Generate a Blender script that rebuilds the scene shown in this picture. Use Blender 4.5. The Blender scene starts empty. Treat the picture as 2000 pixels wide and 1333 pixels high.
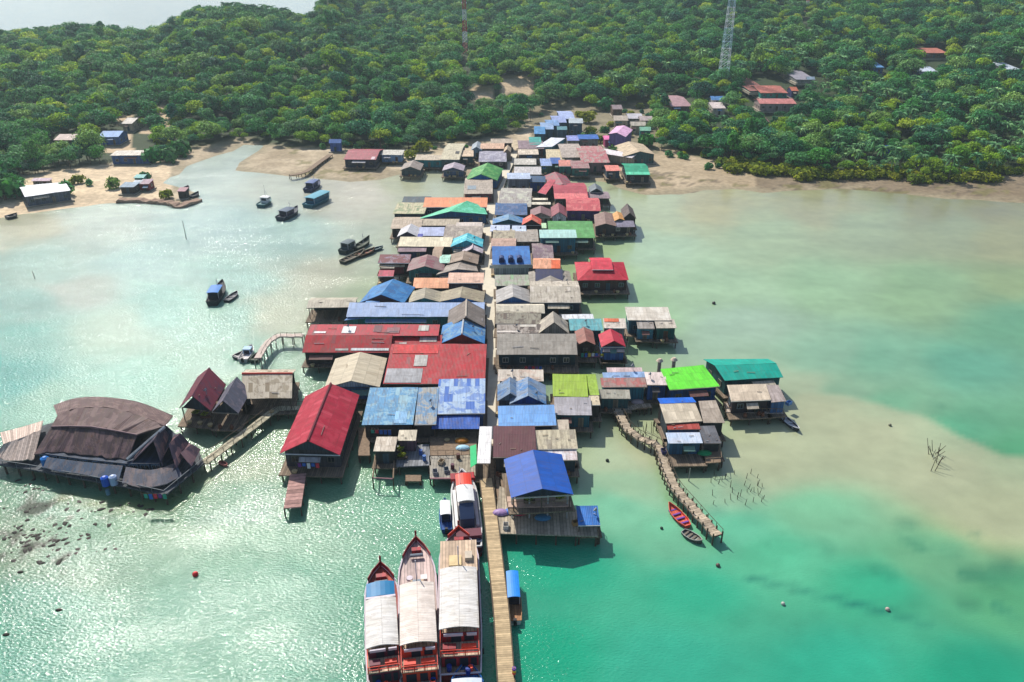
import bpy, math, random, numpy as np
from math import radians as R, sin, cos, tan, atan, atan2, pi, sqrt, hypot
from mathutils import Vector, Matrix
random.seed(7); rs = np.random.RandomState(5)
sc = bpy.context.scene; col = sc.collection
# ---------------------------------------------------------------- camera
TH = R(26.87); F = 1500.0; CZ = 80.0
cd = bpy.data.cameras.new("camera"); cam = bpy.data.objects.new("camera", cd); col.objects.link(cam)
cam.location = (0, 0, CZ); cam.rotation_euler = (R(90) - TH, 0, 0)
cd.sensor_width = 36; cd.lens = 36 * F / 2000; cd.clip_start = 0.5; cd.clip_end = 30000
sc.camera = cam
# ---------------------------------------------------------------- sky, sun, exposure
SUN_EL, SUN_AZ = 46.0, 31.0      # azimuth to the left of the view direction
w = bpy.data.worlds.new("World"); sc.world = w; w.use_nodes = True
nt = w.node_tree; bg = nt.nodes["Background"]; sk = nt.nodes.new("ShaderNodeTexSky")
sk.sky_type = 'NISHITA'; sk.sun_disc = False; sk.sun_elevation = R(SUN_EL); sk.sun_rotation = R(-SUN_AZ)
sk.air_density = 1.0; sk.dust_density = 1.5; sk.ozone_density = 1.0; sk.altitude = 50
nt.links.new(sk.outputs[0], bg.inputs[0]); bg.inputs[1].default_value = 0.12
sd = bpy.data.lights.new("sun", 'SUN'); sd.energy = 4.8; sd.angle = R(0.5); sd.color = (1, .95, .87)
so = bpy.data.objects.new("sun", sd); col.objects.link(so)
sdir = Vector((-sin(R(SUN_AZ)) * cos(R(SUN_EL)), cos(R(SUN_AZ)) * cos(R(SUN_EL)), sin(R(SUN_EL))))
so.rotation_euler = sdir.to_track_quat('Z', 'Y').to_euler(); so.location = (-60, 80, 300)
sc.view_settings.view_transform = 'Standard'; sc.view_settings.look = 'None'; sc.view_settings.exposure = 0.18
sc.view_settings.gamma = 1; sc.view_settings.use_curve_mapping = False
sc.cycles.max_bounces = 6; sc.cycles.diffuse_bounces = 2; sc.cycles.glossy_bounces = 2
sc.cycles.transmission_bounces = 3; sc.cycles.volume_bounces = 0; sc.cycles.sample_clamp_indirect = 4
sc.cycles.use_denoising = True

# ---------------------------------------------------------------- measuring helpers
def P(px, py, z=0.0):
    """world point on the plane at height z seen at survey pixel (px, py)"""
    a = px - 1000.0; b = py - 666.5
    dx, dy, dz = a, F * cos(TH) - b * sin(TH), -(F * sin(TH) + b * cos(TH))
    t = (z - CZ) / dz
    return Vector((dx * t, dy * t, z))
def PX(x, y, z=0.0):
    d = y * cos(TH) + (CZ - z) * sin(TH)
    return 1000 + F * x / d, 666.5 + F * ((CZ - z) * cos(TH) - y * sin(TH)) / d

def C(r, g, b, k=0.82):
    f = lambda v: ((v / 255 + .055) / 1.055) ** 2.4 if v > 10 else v / 255 / 12.92
    return (f(r) * k, f(g) * k, f(b) * k, 1)

# ---------------------------------------------------------------- objects
def tag(o, label=None, cat=None, group=None, kind=None):
    if label: o['label'] = label
    if cat: o['category'] = cat
    if group: o['group'] = group
    if kind: o['kind'] = kind
    return o
def empty(name, loc=(0, 0, 0), rz=0.0, label=None, cat=None, group=None):
    o = bpy.data.objects.new(name, None); col.objects.link(o); o.location = loc; o.rotation_euler = (0, 0, rz)
    o.empty_display_size = .5
    return tag(o, label, cat, group)
class MB:
    def __init__(s): s.v = []; s.f = []; s.uv = []; s.mi = []
    def poly(s, pts, uvs=None, mi=0):
        n = len(s.v); s.v += [tuple(p) for p in pts]; s.f.append(tuple(range(n, n + len(pts))))
        s.uv += list(uvs) if uvs else [(p[0], p[1]) for p in pts]; s.mi.append(mi)
    def box(s, x0, x1, y0, y1, z0, z1, mi=0):
        a, b, c, d = (x0, y0), (x1, y0), (x1, y1), (x0, y1)
        s.prism([a, b, c, d], z0, z1, mi)
    def prism(s, pts, z0, z1, mi=0):
        n = len(pts)
        zt = z1 if isinstance(z1, (list, tuple)) else [z1] * n
        zb = z0 if isinstance(z0, (list, tuple)) else [z0] * n
        s.poly([(p[0], p[1], zt[i]) for i, p in enumerate(pts)], None, mi)
        s.poly([(p[0], p[1], zb[i]) for i, p in reversed(list(enumerate(pts)))], None, mi)
        acc = 0
        for i in range(n):
            j = (i + 1) % n; p, q = pts[i], pts[j]; L = hypot(q[0] - p[0], q[1] - p[1])
            s.poly([(p[0], p[1], zb[i]), (q[0], q[1], zb[j]), (q[0], q[1], zt[j]), (p[0], p[1], zt[i])],
                   [(acc, zb[i]), (acc + L, zb[j]), (acc + L, zt[j]), (acc, zt[i])], mi); acc += L
    def bar(s, a, b, r, n=6, mi=0, r2=None):
        a, b = Vector(a), Vector(b); d = (b - a).normalized(); r2 = r if r2 is None else r2
        u = d.orthogonal().normalized(); w_ = d.cross(u)
        A = [a + (u * cos(2 * pi * i / n) + w_ * sin(2 * pi * i / n)) * r for i in range(n)]
        B = [b + (u * cos(2 * pi * i / n) + w_ * sin(2 * pi * i / n)) * r2 for i in range(n)]
        for i in range(n): j = (i + 1) % n; s.poly([A[i], A[j], B[j], B[i]], None, mi)
        s.poly(A[::-1], None, mi); s.poly(B, None, mi)
    def ball(s, c, rx, ry, rz, n=8, m=6, mi=0, z0=-1.0):
        g = [[(c[0] + rx * cos(2 * pi * i / n) * cos(t), c[1] + ry * sin(2 * pi * i / n) * cos(t), c[2] + rz * sin(t))
              for i in range(n)] for t in [math.asin(z0) + (pi / 2 - math.asin(z0)) * k / m for k in range(m + 1)]]
        for k in range(m):
            for i in range(n): j = (i + 1) % n; s.poly([g[k][i], g[k][j], g[k + 1][j], g[k + 1][i]], None, mi)
    def build(s, name, mat, parent=None, smooth=False, loc=None, weld=False):
        me = bpy.data.meshes.new(name); me.from_pydata(s.v, [], s.f)
        uvl = me.uv_layers.new(name='uv'); uvl.data.foreach_set('uv', np.array(s.uv, dtype=np.float32).ravel())
        ms = mat if isinstance(mat, (list, tuple)) else [mat]
        for m in ms: me.materials.append(m)
        me.polygons.foreach_set('material_index', s.mi)
        if weld:
            import bmesh
            bm = bmesh.new(); bm.from_mesh(me); bmesh.ops.remove_doubles(bm, verts=bm.verts, dist=.001)
            bmesh.ops.recalc_face_normals(bm, faces=bm.faces); bm.to_mesh(me); bm.free()
        if smooth: me.polygons.foreach_set('use_smooth', [True] * len(me.polygons))
        me.update()
        o = bpy.data.objects.new(name, me); col.objects.link(o)
        if parent: o.parent = parent
        if loc is not None: o.location = loc
        return o
def share(name, me, parent, loc, scale=None, rz=0):
    o = bpy.data.objects.new(name, me); col.objects.link(o); o.parent = parent; o.location = loc
    if scale: o.scale = scale
    if rz: o.rotation_euler = (0, 0, rz)
    return o

# ---------------------------------------------------------------- materials
def nmat(name):
    m = bpy.data.materials.new(name); m.use_nodes = True; t = m.node_tree
    return m, t, t.nodes["Principled BSDF"]
def N(t, ty, **kw):
    n = t.nodes.new(ty)
    for k, v in kw.items():
        if k.startswith('i_'): n.inputs[int(k[2:])].default_value = v
        else: setattr(n, k, v)
    return n
def L(t, a, b): t.links.new(a, b)
def MIX(t, fac, a, b, blend='MIX'):
    n = t.nodes.new('ShaderNodeMix'); n.data_type = 'RGBA'; n.blend_type = blend
    for s_, v in ((0, fac), (6, a), (7, b)):
        if hasattr(v, 'is_output'): t.links.new(v, n.inputs[s_])
        else: n.inputs[s_].default_value = v
    return n.outputs[2]
def MA(t, op, a, b=0.0, c=None):
    n = t.nodes.new('ShaderNodeMath'); n.operation = op
    for s_, v in ((0, a), (1, b), (2, c)):
        if v is None: continue
        if hasattr(v, 'is_output'): t.links.new(v, n.inputs[s_])
        else: n.inputs[s_].default_value = v
    return n.outputs[0]
def RAMP(t, fac, lo, hi, smooth=True):
    n = t.nodes.new('ShaderNodeMapRange'); n.interpolation_type = 'SMOOTHSTEP' if smooth else 'LINEAR'
    t.links.new(fac, n.inputs[0]); n.inputs[1].default_value = lo; n.inputs[2].default_value = hi
    return n.outputs[0]
_pm = {}
def paint(c, rough=.6, var=.25, scale=1.3, key='paint', spec=.3, planks=0):
    k = (c, rough, var, scale, key, planks)
    if k in _pm: return _pm[k]
    m, t, b = nmat(key)
    tc = N(t, 'ShaderNodeTexCoord'); no = N(t, 'ShaderNodeTexNoise'); no.inputs['Scale'].default_value = scale
    no.inputs['Detail'].default_value = 5; L(t, tc.outputs['Object'], no.inputs['Vector'])
    f = MA(t, 'MULTIPLY_ADD', no.outputs[0], 2 * var * 1.6, 1 - var * 1.6)
    base = MIX(t, 1.0, c, f, 'MULTIPLY')
    if planks:
        sx = N(t, 'ShaderNodeSeparateXYZ'); L(t, tc.outputs['UV'], sx.inputs[0])
        fr = MA(t, 'FRACT', MA(t, 'MULTIPLY', sx.outputs[0 if planks > 0 else 1], abs(planks)))
        wn = N(t, 'ShaderNodeTexWhiteNoise', noise_dimensions='1D')
        L(t, MA(t, 'FLOOR', MA(t, 'MULTIPLY', sx.outputs[0 if planks > 0 else 1], abs(planks))), wn.inputs['W'])
        base = MIX(t, 1.0, base, MA(t, 'MULTIPLY_ADD', wn.outputs[0], .5, .72), 'MULTIPLY')
        base = MIX(t, MA(t, 'MULTIPLY', MA(t, 'LESS_THAN', fr, .12), .7), base, (.02, .02, .02, 1))
    L(t, base, b.inputs['Base Color']); b.inputs['Roughness'].default_value = rough
    b.inputs['Specular IOR Level'].default_value = spec
    _pm[k] = m; return m
# roofing sheets: one node group, one thin material per colour
def make_roof_group():
    g = bpy.data.node_groups.new('roofing', 'ShaderNodeTree')
    for nm, ty in (('Color', 'NodeSocketColor'), ('Alt', 'NodeSocketColor'), ('AltAmt', 'NodeSocketFloat'),
                   ('Stain', 'NodeSocketFloat'), ('Seed', 'NodeSocketFloat')):
        g.interface.new_socket(nm, in_out='INPUT', socket_type=ty)
    g.interface.new_socket('Color', in_out='OUTPUT', socket_type='NodeSocketColor')
    g.interface.new_socket('Height', in_out='OUTPUT', socket_type='NodeSocketFloat')
    gi = N(g, 'NodeGroupInput'); go = N(g, 'NodeGroupOutput'); tc = N(g, 'ShaderNodeTexCoord')
    sx = N(g, 'ShaderNodeSeparateXYZ'); L(g, tc.outputs['UV'], sx.inputs[0]); u, v = sx.outputs[0], sx.outputs[1]
    us = MA(g, 'ADD', u, MA(g, 'MULTIPLY', gi.outputs[4], 13.7))
    cx = N(g, 'ShaderNodeCombineXYZ'); L(g, MA(g, 'FLOOR', MA(g, 'MULTIPLY', us, 1 / .82)), cx.inputs[0])
    L(g, MA(g, 'FLOOR', MA(g, 'MULTIPLY', v, 1 / 2.3)), cx.inputs[1])
    wn = N(g, 'ShaderNodeTexWhiteNoise', noise_dimensions='2D'); L(g, cx.outputs[0], wn.inputs['Vector'])
    c1 = MIX(g, 1.0, gi.outputs[0], MA(g, 'MULTIPLY_ADD', wn.outputs[0], .2, .9), 'MULTIPLY')
    # replaced sheets of another colour
    pick = MA(g, 'LESS_THAN', wn.outputs[0], MA(g, 'MULTIPLY', gi.outputs[2], .13))
    c2 = MIX(g, pick, c1, gi.outputs[1])
    # streaky stains down the slope + blotches where paint has gone
    cs = N(g, 'ShaderNodeCombineXYZ'); L(g, MA(g, 'MULTIPLY', us, 2.2), cs.inputs[0]); L(g, MA(g, 'MULTIPLY', v, .35), cs.inputs[1])
    ns = N(g, 'ShaderNodeTexNoise'); ns.inputs['Scale'].default_value = 1; ns.inputs['Detail'].default_value = 6; L(g, cs.outputs[0], ns.inputs['Vector'])
    cb = N(g, 'ShaderNodeCombineXYZ'); L(g, us, cb.inputs[0]); L(g, v, cb.inputs[1])
    nb = N(g, 'ShaderNodeTexNoise'); nb.inputs['Scale'].default_value = .4; nb.inputs['Detail'].default_value = 7; nb.inputs['Roughness'].default_value = .68; nb.inputs['Distortion'].default_value = .6; L(g, cb.outputs[0], nb.inputs['Vector'])
    blot = MA(g, 'MULTIPLY', RAMP(g, nb.outputs[0], .50, .56), MA(g, 'MINIMUM', MA(g, 'MULTIPLY', gi.outputs[2], 1.6), 1.0))
    c3 = MIX(g, blot, c2, gi.outputs[1])
    st = MA(g, 'MULTIPLY', RAMP(g, ns.outputs[0], .44, .70), gi.outputs[3])
    c4 = MIX(g, st, c3, (.11, .075, .055, 1))
    nr = N(g, 'ShaderNodeTexNoise'); nr.inputs['Scale'].default_value = .9; nr.inputs['Detail'].default_value = 8; nr.inputs['Roughness'].default_value = .75; L(g, cb.outputs[0], nr.inputs['Vector'])
    c4 = MIX(g, MA(g, 'MULTIPLY', RAMP(g, nr.outputs[0], .55, .68), MA(g, 'MULTIPLY', gi.outputs[3], 1.1)), c4, (.17, .08, .045, 1))
    c4 = MIX(g, 1.0, c4, MA(g, 'MULTIPLY_ADD', nb.outputs[0], .5, .76), 'MULTIPLY')
    # seams
    fu = MA(g, 'FRACT', MA(g, 'MULTIPLY', us, 1 / .82)); fv = MA(g, 'FRACT', MA(g, 'MULTIPLY', v, 1 / 2.3))
    seam = MA(g, 'MAXIMUM', MA(g, 'MULTIPLY', MA(g, 'LESS_THAN', fu, .10), .16), MA(g, 'MULTIPLY', MA(g, 'LESS_THAN', fv, .05), .22))
    c5 = MIX(g, seam, c4, (.03, .03, .03, 1)); L(g, c5, go.inputs[0])
    h = MA(g, 'ADD', MA(g, 'SINE', MA(g, 'MULTIPLY', us, 23.0)), MA(g, 'MULTIPLY', ns.outputs[0], 1.5)); L(g, h, go.inputs[1])
    return g
RG = make_roof_group(); _rm = {}
def roofing(c, alt=None, amt=0.0, stain=.45, rough=.5):
    k = (c, alt, amt, stain, rough)
    if k in _rm: return _rm[k]
    m, t, b = nmat('roof_sheet'); n = N(t, 'ShaderNodeGroup', node_tree=RG)
    n.inputs[0].default_value = c; n.inputs[1].default_value = alt or tuple(min(1, x * 1.25 + .03) for x in c[:3]) + (1,)
    n.inputs[2].default_value = amt if alt else .25; n.inputs[3].default_value = stain; n.inputs[4].default_value = len(_rm) * .37
    L(t, n.outputs[0], b.inputs['Base Color']); b.inputs['Roughness'].default_value = rough + .08
    bp = N(t, 'ShaderNodeBump'); bp.inputs['Distance'].default_value = .02; bp.inputs['Strength'].default_value = .5
    L(t, n.outputs[1], bp.inputs['Height']); L(t, bp.outputs[0], b.inputs['Normal'])
    b.inputs['Specular IOR Level'].default_value = .2
    _rm[k] = m; return m
WOOD = paint(C(140, 120, 100), .8, .35, 2.0, 'weathered_wood', .15)
PLANK = paint(C(134, 118, 100), .8, .3, 1.2, 'plank_deck', .15, planks=2.5)
PILE = paint(C(95, 85, 72), .85, .35, 3.0, 'pile_wood', .15)
CONC = paint(C(190, 180, 160), .85, .22, .8, 'concrete', .2, planks=-.35)
GLASS = paint(C(28, 38, 48), .15, .1, 1.0, 'dark_glass', .5)
WHITE = paint(C(225, 225, 222), .5, .1, 1.5, 'white_paint')
BLACK = paint(C(35, 35, 38), .6, .2, 2.0, 'dark_paint')
# ================================================================ noise, shore lines, terrain
def vnoise(x, y, s, seed=0, octv=4):
    out = 0; a = 1; tot = 0
    r = np.random.RandomState(seed)
    for o in range(octv):
        tab = r.rand(256, 256); X = x / s + 100.3 * (o + 1); Y = y / s + 57.1 * (o + 1)
        xi = np.floor(X).astype(int); yi = np.floor(Y).astype(int); fx = X - xi; fy = Y - yi
        fx = fx * fx * (3 - 2 * fx); fy = fy * fy * (3 - 2 * fy)
        g = lambda i, j: tab[(xi + i) % 256, (yi + j) % 256]
        v = (g(0, 0) * (1 - fx) + g(1, 0) * fx) * (1 - fy) + (g(0, 1) * (1 - fx) + g(1, 1) * fx) * fy
        out = out + a * (v * 2 - 1); tot += a; a *= .5; s = s / 2
    return out / tot
def inside(x, y, poly):
    c = np.zeros(x.shape, bool); n = len(poly)
    for i in range(n):
        x0, y0 = poly[i]; x1, y1 = poly[(i + 1) % n]
        if y0 == y1: continue
        c ^= ((y0 > y) != (y1 > y)) & (x < (x1 - x0) * (y - y0) / (y1 - y0) + x0)
    return c
def pdist(x, y, pts):
    d = np.full(x.shape, 1e9)
    for (x0, y0), (x1, y1) in zip(pts[:-1], pts[1:]):
        dx, dy = x1 - x0, y1 - y0; t = np.clip(((x - x0) * dx + (y - y0) * dy) / (dx * dx + dy * dy + 1e-9), 0, 1)
        d = np.minimum(d, np.hypot(x - x0 - t * dx, y - y0 - t * dy))
    return d
W2 = lambda L_: [tuple(P(a, b)[:2]) for a, b in L_]
SHORE = W2([(-400, 500), (-150, 455), (0, 425), (60, 417), (130, 408), (200, 399), (235, 396), (300, 399), (345, 404), (385, 397), (390, 380),
            (352, 368), (318, 357), (335, 345), (350, 342), (365, 325), (420, 305), (455, 296), (475, 284), (518, 283), (505, 295), (468, 318),
            (460, 333), (500, 338), (560, 345), (620, 349), (680, 356), (740, 352), (790, 338), (850, 333), (905, 345),
            (960, 352), (1040, 352), (1110, 350), (1180, 355), (1215, 370), (1260, 381), (1330, 381), (1380, 371), (1430, 369), (1490, 377),
            (1560, 371), (1640, 369), (1760, 379), (1850, 389), (1950, 393), (2050, 401), (2500, 440)])
TREEL = W2([(-400, 470), (-100, 425), (0, 402), (34, 392), (44, 352), (150, 333), (215, 325), (290, 322), (345, 315), (352, 298), (400, 290),
            (470, 277), (530, 288), (600, 295), (680, 298), (800, 298), (850, 290), (930, 280), (1000, 268), (1035, 258), (1045, 228),
            (1090, 212), (1140, 213), (1155, 236), (1180, 214), (1268, 212), (1280, 296), (1330, 306), (1400, 322), (1480, 330), (1560, 343),
            (1700, 350), (1850, 360), (1930, 352), (2000, 340), (2500, 360)])
FAR = [(2500, 400), (2500, 3000), (-2500, 3000), (-2500, 300)]
LANDP = SHORE + FAR; TREEP = TREEL + FAR
SKY = [(-400, 75), (0, 66), (100, 62), (180, 47), (250, 58), (325, 60), (345, 45), (400, 18), (450, 11), (500, 12), (560, 20), (605, 34), (625, 26), (645, 0), (3000, -40)]
def hill(x, y):
    """height of the ground"""
    x = np.asarray(x, float); y = np.asarray(y, float)
    t = 1000 + F * x / (y * cos(TH) + 34)
    ws = vnoise(x, y, 9, 3, 3) * 1.6
    ds = np.where(inside(x, y + ws, LANDP), 1, -1) * pdist(x, y + ws, SHORE)
    df = np.where(inside(x, y, TREEP), 1, -1) * pdist(x, y, TREEL)
    z = np.clip(ds * .045, -1.5, .55) + np.clip(ds * .006, 0, .7)
    yr = np.interp(t, [0, 640, 700, 3000], [620, 640, 1200, 1200])
    sky = np.interp(t, [s[0] for s in SKY], [s[1] for s in SKY])
    zr = CZ - np.hypot(yr, 0) * np.tan(TH + np.arctan((sky - 666.5) / F)) - 9.5
    zr = np.where(t > 650, np.interp(t, [650, 900, 1500, 2000], [80, 105, 140, 165]), zr)
    y0 = np.interp(t, [0, 700, 1100, 2000], [290, 330, 380, 300])
    s = np.clip((y - y0) / (yr - y0), 0, 1); up = np.where(t < 650, s * s * (3 - 2 * s), s ** 1.25)
    back = np.clip((y - yr) / 170, 0, 1)
    land = np.clip(df / 40, 0, 1)
    z = z + land * (zr * up + vnoise(x, y, 90, 11, 3) * 4 * np.clip(df / 80, 0, 1) * np.where(t < 650, (1 - s) + .15, 1))
    z = z * (1 - back) - 6 * back
    return z, ds, df, t
def ground(x, y): return float(hill(np.array([x]), np.array([y]))[0][0])
def cattr(me, name, arr):
    a = me.color_attributes.new(name, 'FLOAT_COLOR', 'POINT'); a.data.foreach_set('color', np.c_[arr, np.ones(len(arr))].astype(np.float32).ravel())
def gridmesh(name, X, Y, Z):
    n, m = X.shape; me = bpy.data.meshes.new(name)
    idx = np.arange(n * m).reshape(n, m)
    q = np.stack([idx[:-1, :-1], idx[:-1, 1:], idx[1:, 1:], idx[1:, :-1]], -1).reshape(-1, 4)
    me.from_pydata(np.stack([X, Y, Z], -1).reshape(-1, 3).tolist(), [], q.tolist()); me.polygons.foreach_set('use_smooth', [True] * len(q))
    return me
def lin(a):
    a = np.asarray(a, float) / 255; return np.where(a > .04, ((a + .055) / 1.055) ** 2.4, a / 12.92)
# terrain sheet
ys = np.concatenate([np.arange(190, 420, 2.2), np.arange(420, 900, 6), np.arange(900, 1500, 25)]); us = np.linspace(-1, 1, 420)
Yg, Ug = np.meshgrid(ys, us, indexing='ij'); Xg = Ug * (Yg * .85 + 60)
Zg, DS, DF, Tg = hill(Xg, Yg)
me = gridmesh('ground', Xg, Yg, Zg)
n1 = vnoise(Xg, Yg, 14, 21, 5)[..., None]; n2 = vnoise(Xg, Yg, 5, 31, 4)[..., None]
sand = lin([202, 184, 156]); mud = lin([152, 136, 110]); wet = lin([150, 138, 112]); dirt = lin([196, 172, 140]); duff = lin([52, 66, 38]); weed = lin([118, 112, 70])
base = mud + (sand - mud) * np.clip(.5 + 1.2 * n1, 0, 1)
base = np.where(Tg[..., None] > 1180, base + (lin([166, 146, 116]) - base) * .5, base)
base = np.where(Tg[..., None] > 1480, base + (lin([112, 98, 78]) - base) * .75, base)
dsn = DS[..., None] + n2 * 7
base = np.where(dsn < 6, wet + (base - wet) * np.clip(dsn / 6, 0, 1), base)
rk = (n2 > .12) & (n1 > -.1) & (DS[..., None] < 26) & (Tg[..., None] > 1190); base = np.where(rk, base + (lin([84, 74, 60]) - base) * .6, base)
base = np.where((n2 > .28) & (DS[..., None] < 22) & (Tg[..., None] > 560), base + (weed - base) * .75, base)
left = (Tg < 330) & (DF < 0); base = np.where(left[..., None], lin([206, 184, 152]) * (1 + .3 * n2), base)
fr = np.clip((DF[..., None] + n2 * 5 - 1) / 6, 0, 1); base = base * (1 - fr) + duff * (1 + .4 * n2) * fr
CLEAR = [(293, 307, 186, 212), (302, 320, 206, 230), (312, 334, 224, 248), (270, 292, 240, 262), (228, 262, 226, 246), (918, 962, 170, 194), (978, 1045, 148, 184), (205, 260, 262, 300)]
pxg, pyg = 1000 + F * Xg / (Yg * cos(TH) + (CZ - Zg) * sin(TH)), 666.5 + F * ((CZ - Zg) * cos(TH) - Yg * sin(TH)) / (Yg * cos(TH) + (CZ - Zg) * sin(TH))
for (a, b_, c_, d_) in CLEAR:
    k = ((pxg > a) & (pxg < b_) & (pyg > c_) & (pyg < d_))[..., None]; base = np.where(k, dirt * (1 + .2 * n2), base)
k = ((pxg > 1040) & (pxg < 1285) & (pyg > 205) & (pyg < 300))[..., None]; base = np.where(k, lin([132, 122, 98]) * (1 + .4 * n2), base)
cattr(me, 'gcol', (base * .9).reshape(-1, 3))
m, t, b = nmat('ground_soil'); at = N(t, 'ShaderNodeAttribute', attribute_name='gcol'); geo = N(t, 'ShaderNodeNewGeometry')
no = N(t, 'ShaderNodeTexNoise'); no.inputs['Scale'].default_value = .6; no.inputs['Detail'].default_value = 8; L(t, geo.outputs['Position'], no.inputs['Vector'])
L(t, MIX(t, 1.0, at.outputs['Color'], MA(t, 'MULTIPLY_ADD', no.outputs[0], 1.1, .45), 'MULTIPLY'), b.inputs['Base Color'])
b.inputs['Roughness'].default_value = .85; b.inputs['Specular IOR Level'].default_value = .2
me.materials.append(m); o = bpy.data.objects.new('ground', me); col.objects.link(o); tag(o, kind='structure')

# ================================================================ water
WC = [(50,440,180,180,150),(-200,500,170,180,150),(200,430,182,198,182),(450,330,185,200,188),(430,450,168,196,188),(560,360,185,192,175),(650,365,190,188,168),(720,372,200,196,178),(800,360,180,184,152),
(880,372,180,188,165),(300,520,160,196,186),(100,520,155,188,172),(60,600,132,176,162),(50,660,108,172,156),(150,570,165,180,165),(220,650,160,190,168),(330,600,140,192,176),(450,540,150,190,176),
(620,540,190,192,168),(560,610,178,186,160),(560,470,160,190,178),(450,700,140,182,160),(250,740,122,182,160),(30,740,80,164,150),(120,800,120,176,152),(420,620,145,190,170),(500,850,140,170,138),
(470,920,146,168,138),(520,760,135,170,142),(500,985,110,155,126),(330,1000,108,150,116),(100,960,112,156,128),(20,1060,120,150,120),(600,1020,116,166,136),(750,1010,118,172,142),(700,900,130,172,138),(840,1000,112,168,138),
(400,1200,100,158,132),(100,1200,88,156,130),(-200,1300,80,150,130),(30,1333,88,158,134),(650,1300,98,160,134),(600,1150,100,160,132),(900,1200,60,160,132),(200,1100,105,150,122),
(1100,1120,36,158,122),(1180,1000,118,184,148),(1170,900,168,184,148),(1250,880,172,178,142),(1200,950,150,184,148),(1260,820,165,175,135),(1350,1150,50,164,128),(1300,1040,110,180,142),(1300,1300,52,160,130),(1600,1300,48,160,128),(1900,1320,36,148,114),(2300,1400,30,145,110),
(1700,1150,56,164,124),(1500,1080,84,174,134),(1600,1000,118,178,138),(1450,1030,96,176,140),(1800,1100,104,164,122),(1990,1170,84,158,112),(1960,1010,160,168,122),(1850,920,168,172,136),(1700,860,172,176,140),(1600,810,174,178,142),
(1500,900,168,176,140),(1450,950,142,176,144),(1400,900,162,176,140),(1560,765,160,174,142),(1720,790,110,162,126),(1640,770,130,166,134),(1870,850,88,156,118),(1990,880,84,154,110),(1700,700,116,166,134),(1900,720,98,160,130),
(1600,690,134,172,142),(1450,640,152,178,152),(1990,640,102,156,118),(1990,560,140,156,122),(2100,450,150,145,120),(1990,470,152,150,122),(1800,560,138,166,136),(1600,560,148,176,150),(1400,560,158,182,160),(1300,500,168,188,170),
(1300,420,172,178,156),(1500,450,158,172,150),(1700,450,152,162,142),(1850,450,148,154,132),(1600,398,162,158,136),(1400,398,174,166,140),(1800,400,142,138,116),(1950,415,140,134,112),(1050,1280,22,152,116),(1000,1100,46,156,124),
(700,600,170,185,150),(1250,600,150,180,150),(1180,540,160,178,145),(960,700,90,120,100),(0,40,120,150,160),(600,10,120,150,160),(-600,20,120,150,160),(300,-60,70,110,130),(1000,-60,70,110,130),(2500,700,100,160,125)]
WC = [(a, b_, r_ - 3, g_ + 1, bl - 15) if (a > 1150 and 380 < b_ < 620) else (a, b_, r_, g_, bl) for a, b_, r_, g_, bl in WC]
ys = np.concatenate([np.linspace(25, 420, 330), np.geomspace(425, 9000, 60)]); us = np.linspace(-1, 1, 360)
Yg, Ug = np.meshgrid(ys, us, indexing='ij'); Xg = Ug * (Yg * .95 + 90)
dd = Yg * cos(TH) + CZ * sin(TH); pxg = 1000 + F * Xg / dd; pyg = 666.5 + F * (CZ * cos(TH) - Yg * sin(TH)) / dd
pxg = pxg + 45 * vnoise(Xg, Yg, 26, 5, 4); pyg = pyg + 26 * vnoise(Xg, Yg, 20, 9, 4)
num = 0; den = 0
for (a, b_, r_, g_, bl) in WC:
    wgt = 1 / (((pxg - a) / 1.0) ** 2 + ((pyg - b_) * 1.9) ** 2 + 500) ** 1.9
    num = num + wgt[..., None] * lin([r_, g_, bl]); den = den + wgt[..., None]
wc = num / den
lf = (1 / (1 + np.exp((pxg - 860) / 60)))[..., None] * np.clip((pyg[..., None] - 380) / 160, 0, 1); gy = wc.mean(-1, keepdims=True); wc = wc * (1 - .22 * lf) + (gy - wc) * -.12 * lf
# submerged rock and weed patches
rock = np.clip((vnoise(Xg, Yg, 3, 41, 5) - .1) * 6, 0, 1) * np.clip(1 - np.hypot((pxg - 80) / 170, (pyg - 1040) / 95), 0, 1)
weedm = np.clip((vnoise(Xg, Yg, 7, 43, 4) - .2) * 3, 0, 1) * np.clip(1 - np.hypot((pxg - 1800) / 330, (pyg - 1130) / 120), 0, 1) * .8
fl = np.clip((vnoise(Xg, Yg, 6, 47, 4) - .05) * 3, 0, 1) * np.clip(1 - np.abs(pyg - 372) / 22, 0, 1) * (pxg > 1150)
wc = wc + (lin([62, 70, 52]) - wc) * (np.clip(rock * 2.4, 0, .92))[..., None] + (lin([40, 120, 92]) - wc) * weedm[..., None]
wc = wc + (lin([120, 105, 82]) - wc) * (fl * .5)[..., None]
# sand bar with one crisp edge, weed line, weed beds along the boardwalk
SB = [(1425, 955), (1395, 900), (1420, 850), (1540, 800), (1556, 770), (1640, 773), (1720, 790), (1800, 818), (1880, 856), (1960, 886), (2100, 900), (2100, 1075), (1960, 1062), (1880, 1036), (1750, 965), (1620, 940), (1500, 965)]
w1x, w1y = pxg - 32 * vnoise(Xg, Yg, 26, 5, 4), pyg - 14 * vnoise(Xg, Yg, 20, 9, 4) + 5 * vnoise(Xg, Yg, 6, 15, 3)
di = pdist(w1x, w1y, SB + SB[:1]) * np.where(inside(w1x, w1y, SB), 1, -1)
soft = np.where(w1y < np.interp(w1x, [1400, 1560, 1750, 2000], [860, 830, 880, 960]), 18, 60)
kk = np.clip(di / soft + .5, 0, 1); kk = (kk * kk * (3 - 2 * kk))[..., None] * .8
wc = wc + (lin([170, 176, 142]) * (1 + .08 * vnoise(Xg, Yg, 12, 61, 3)[..., None]) - wc) * kk
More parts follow.
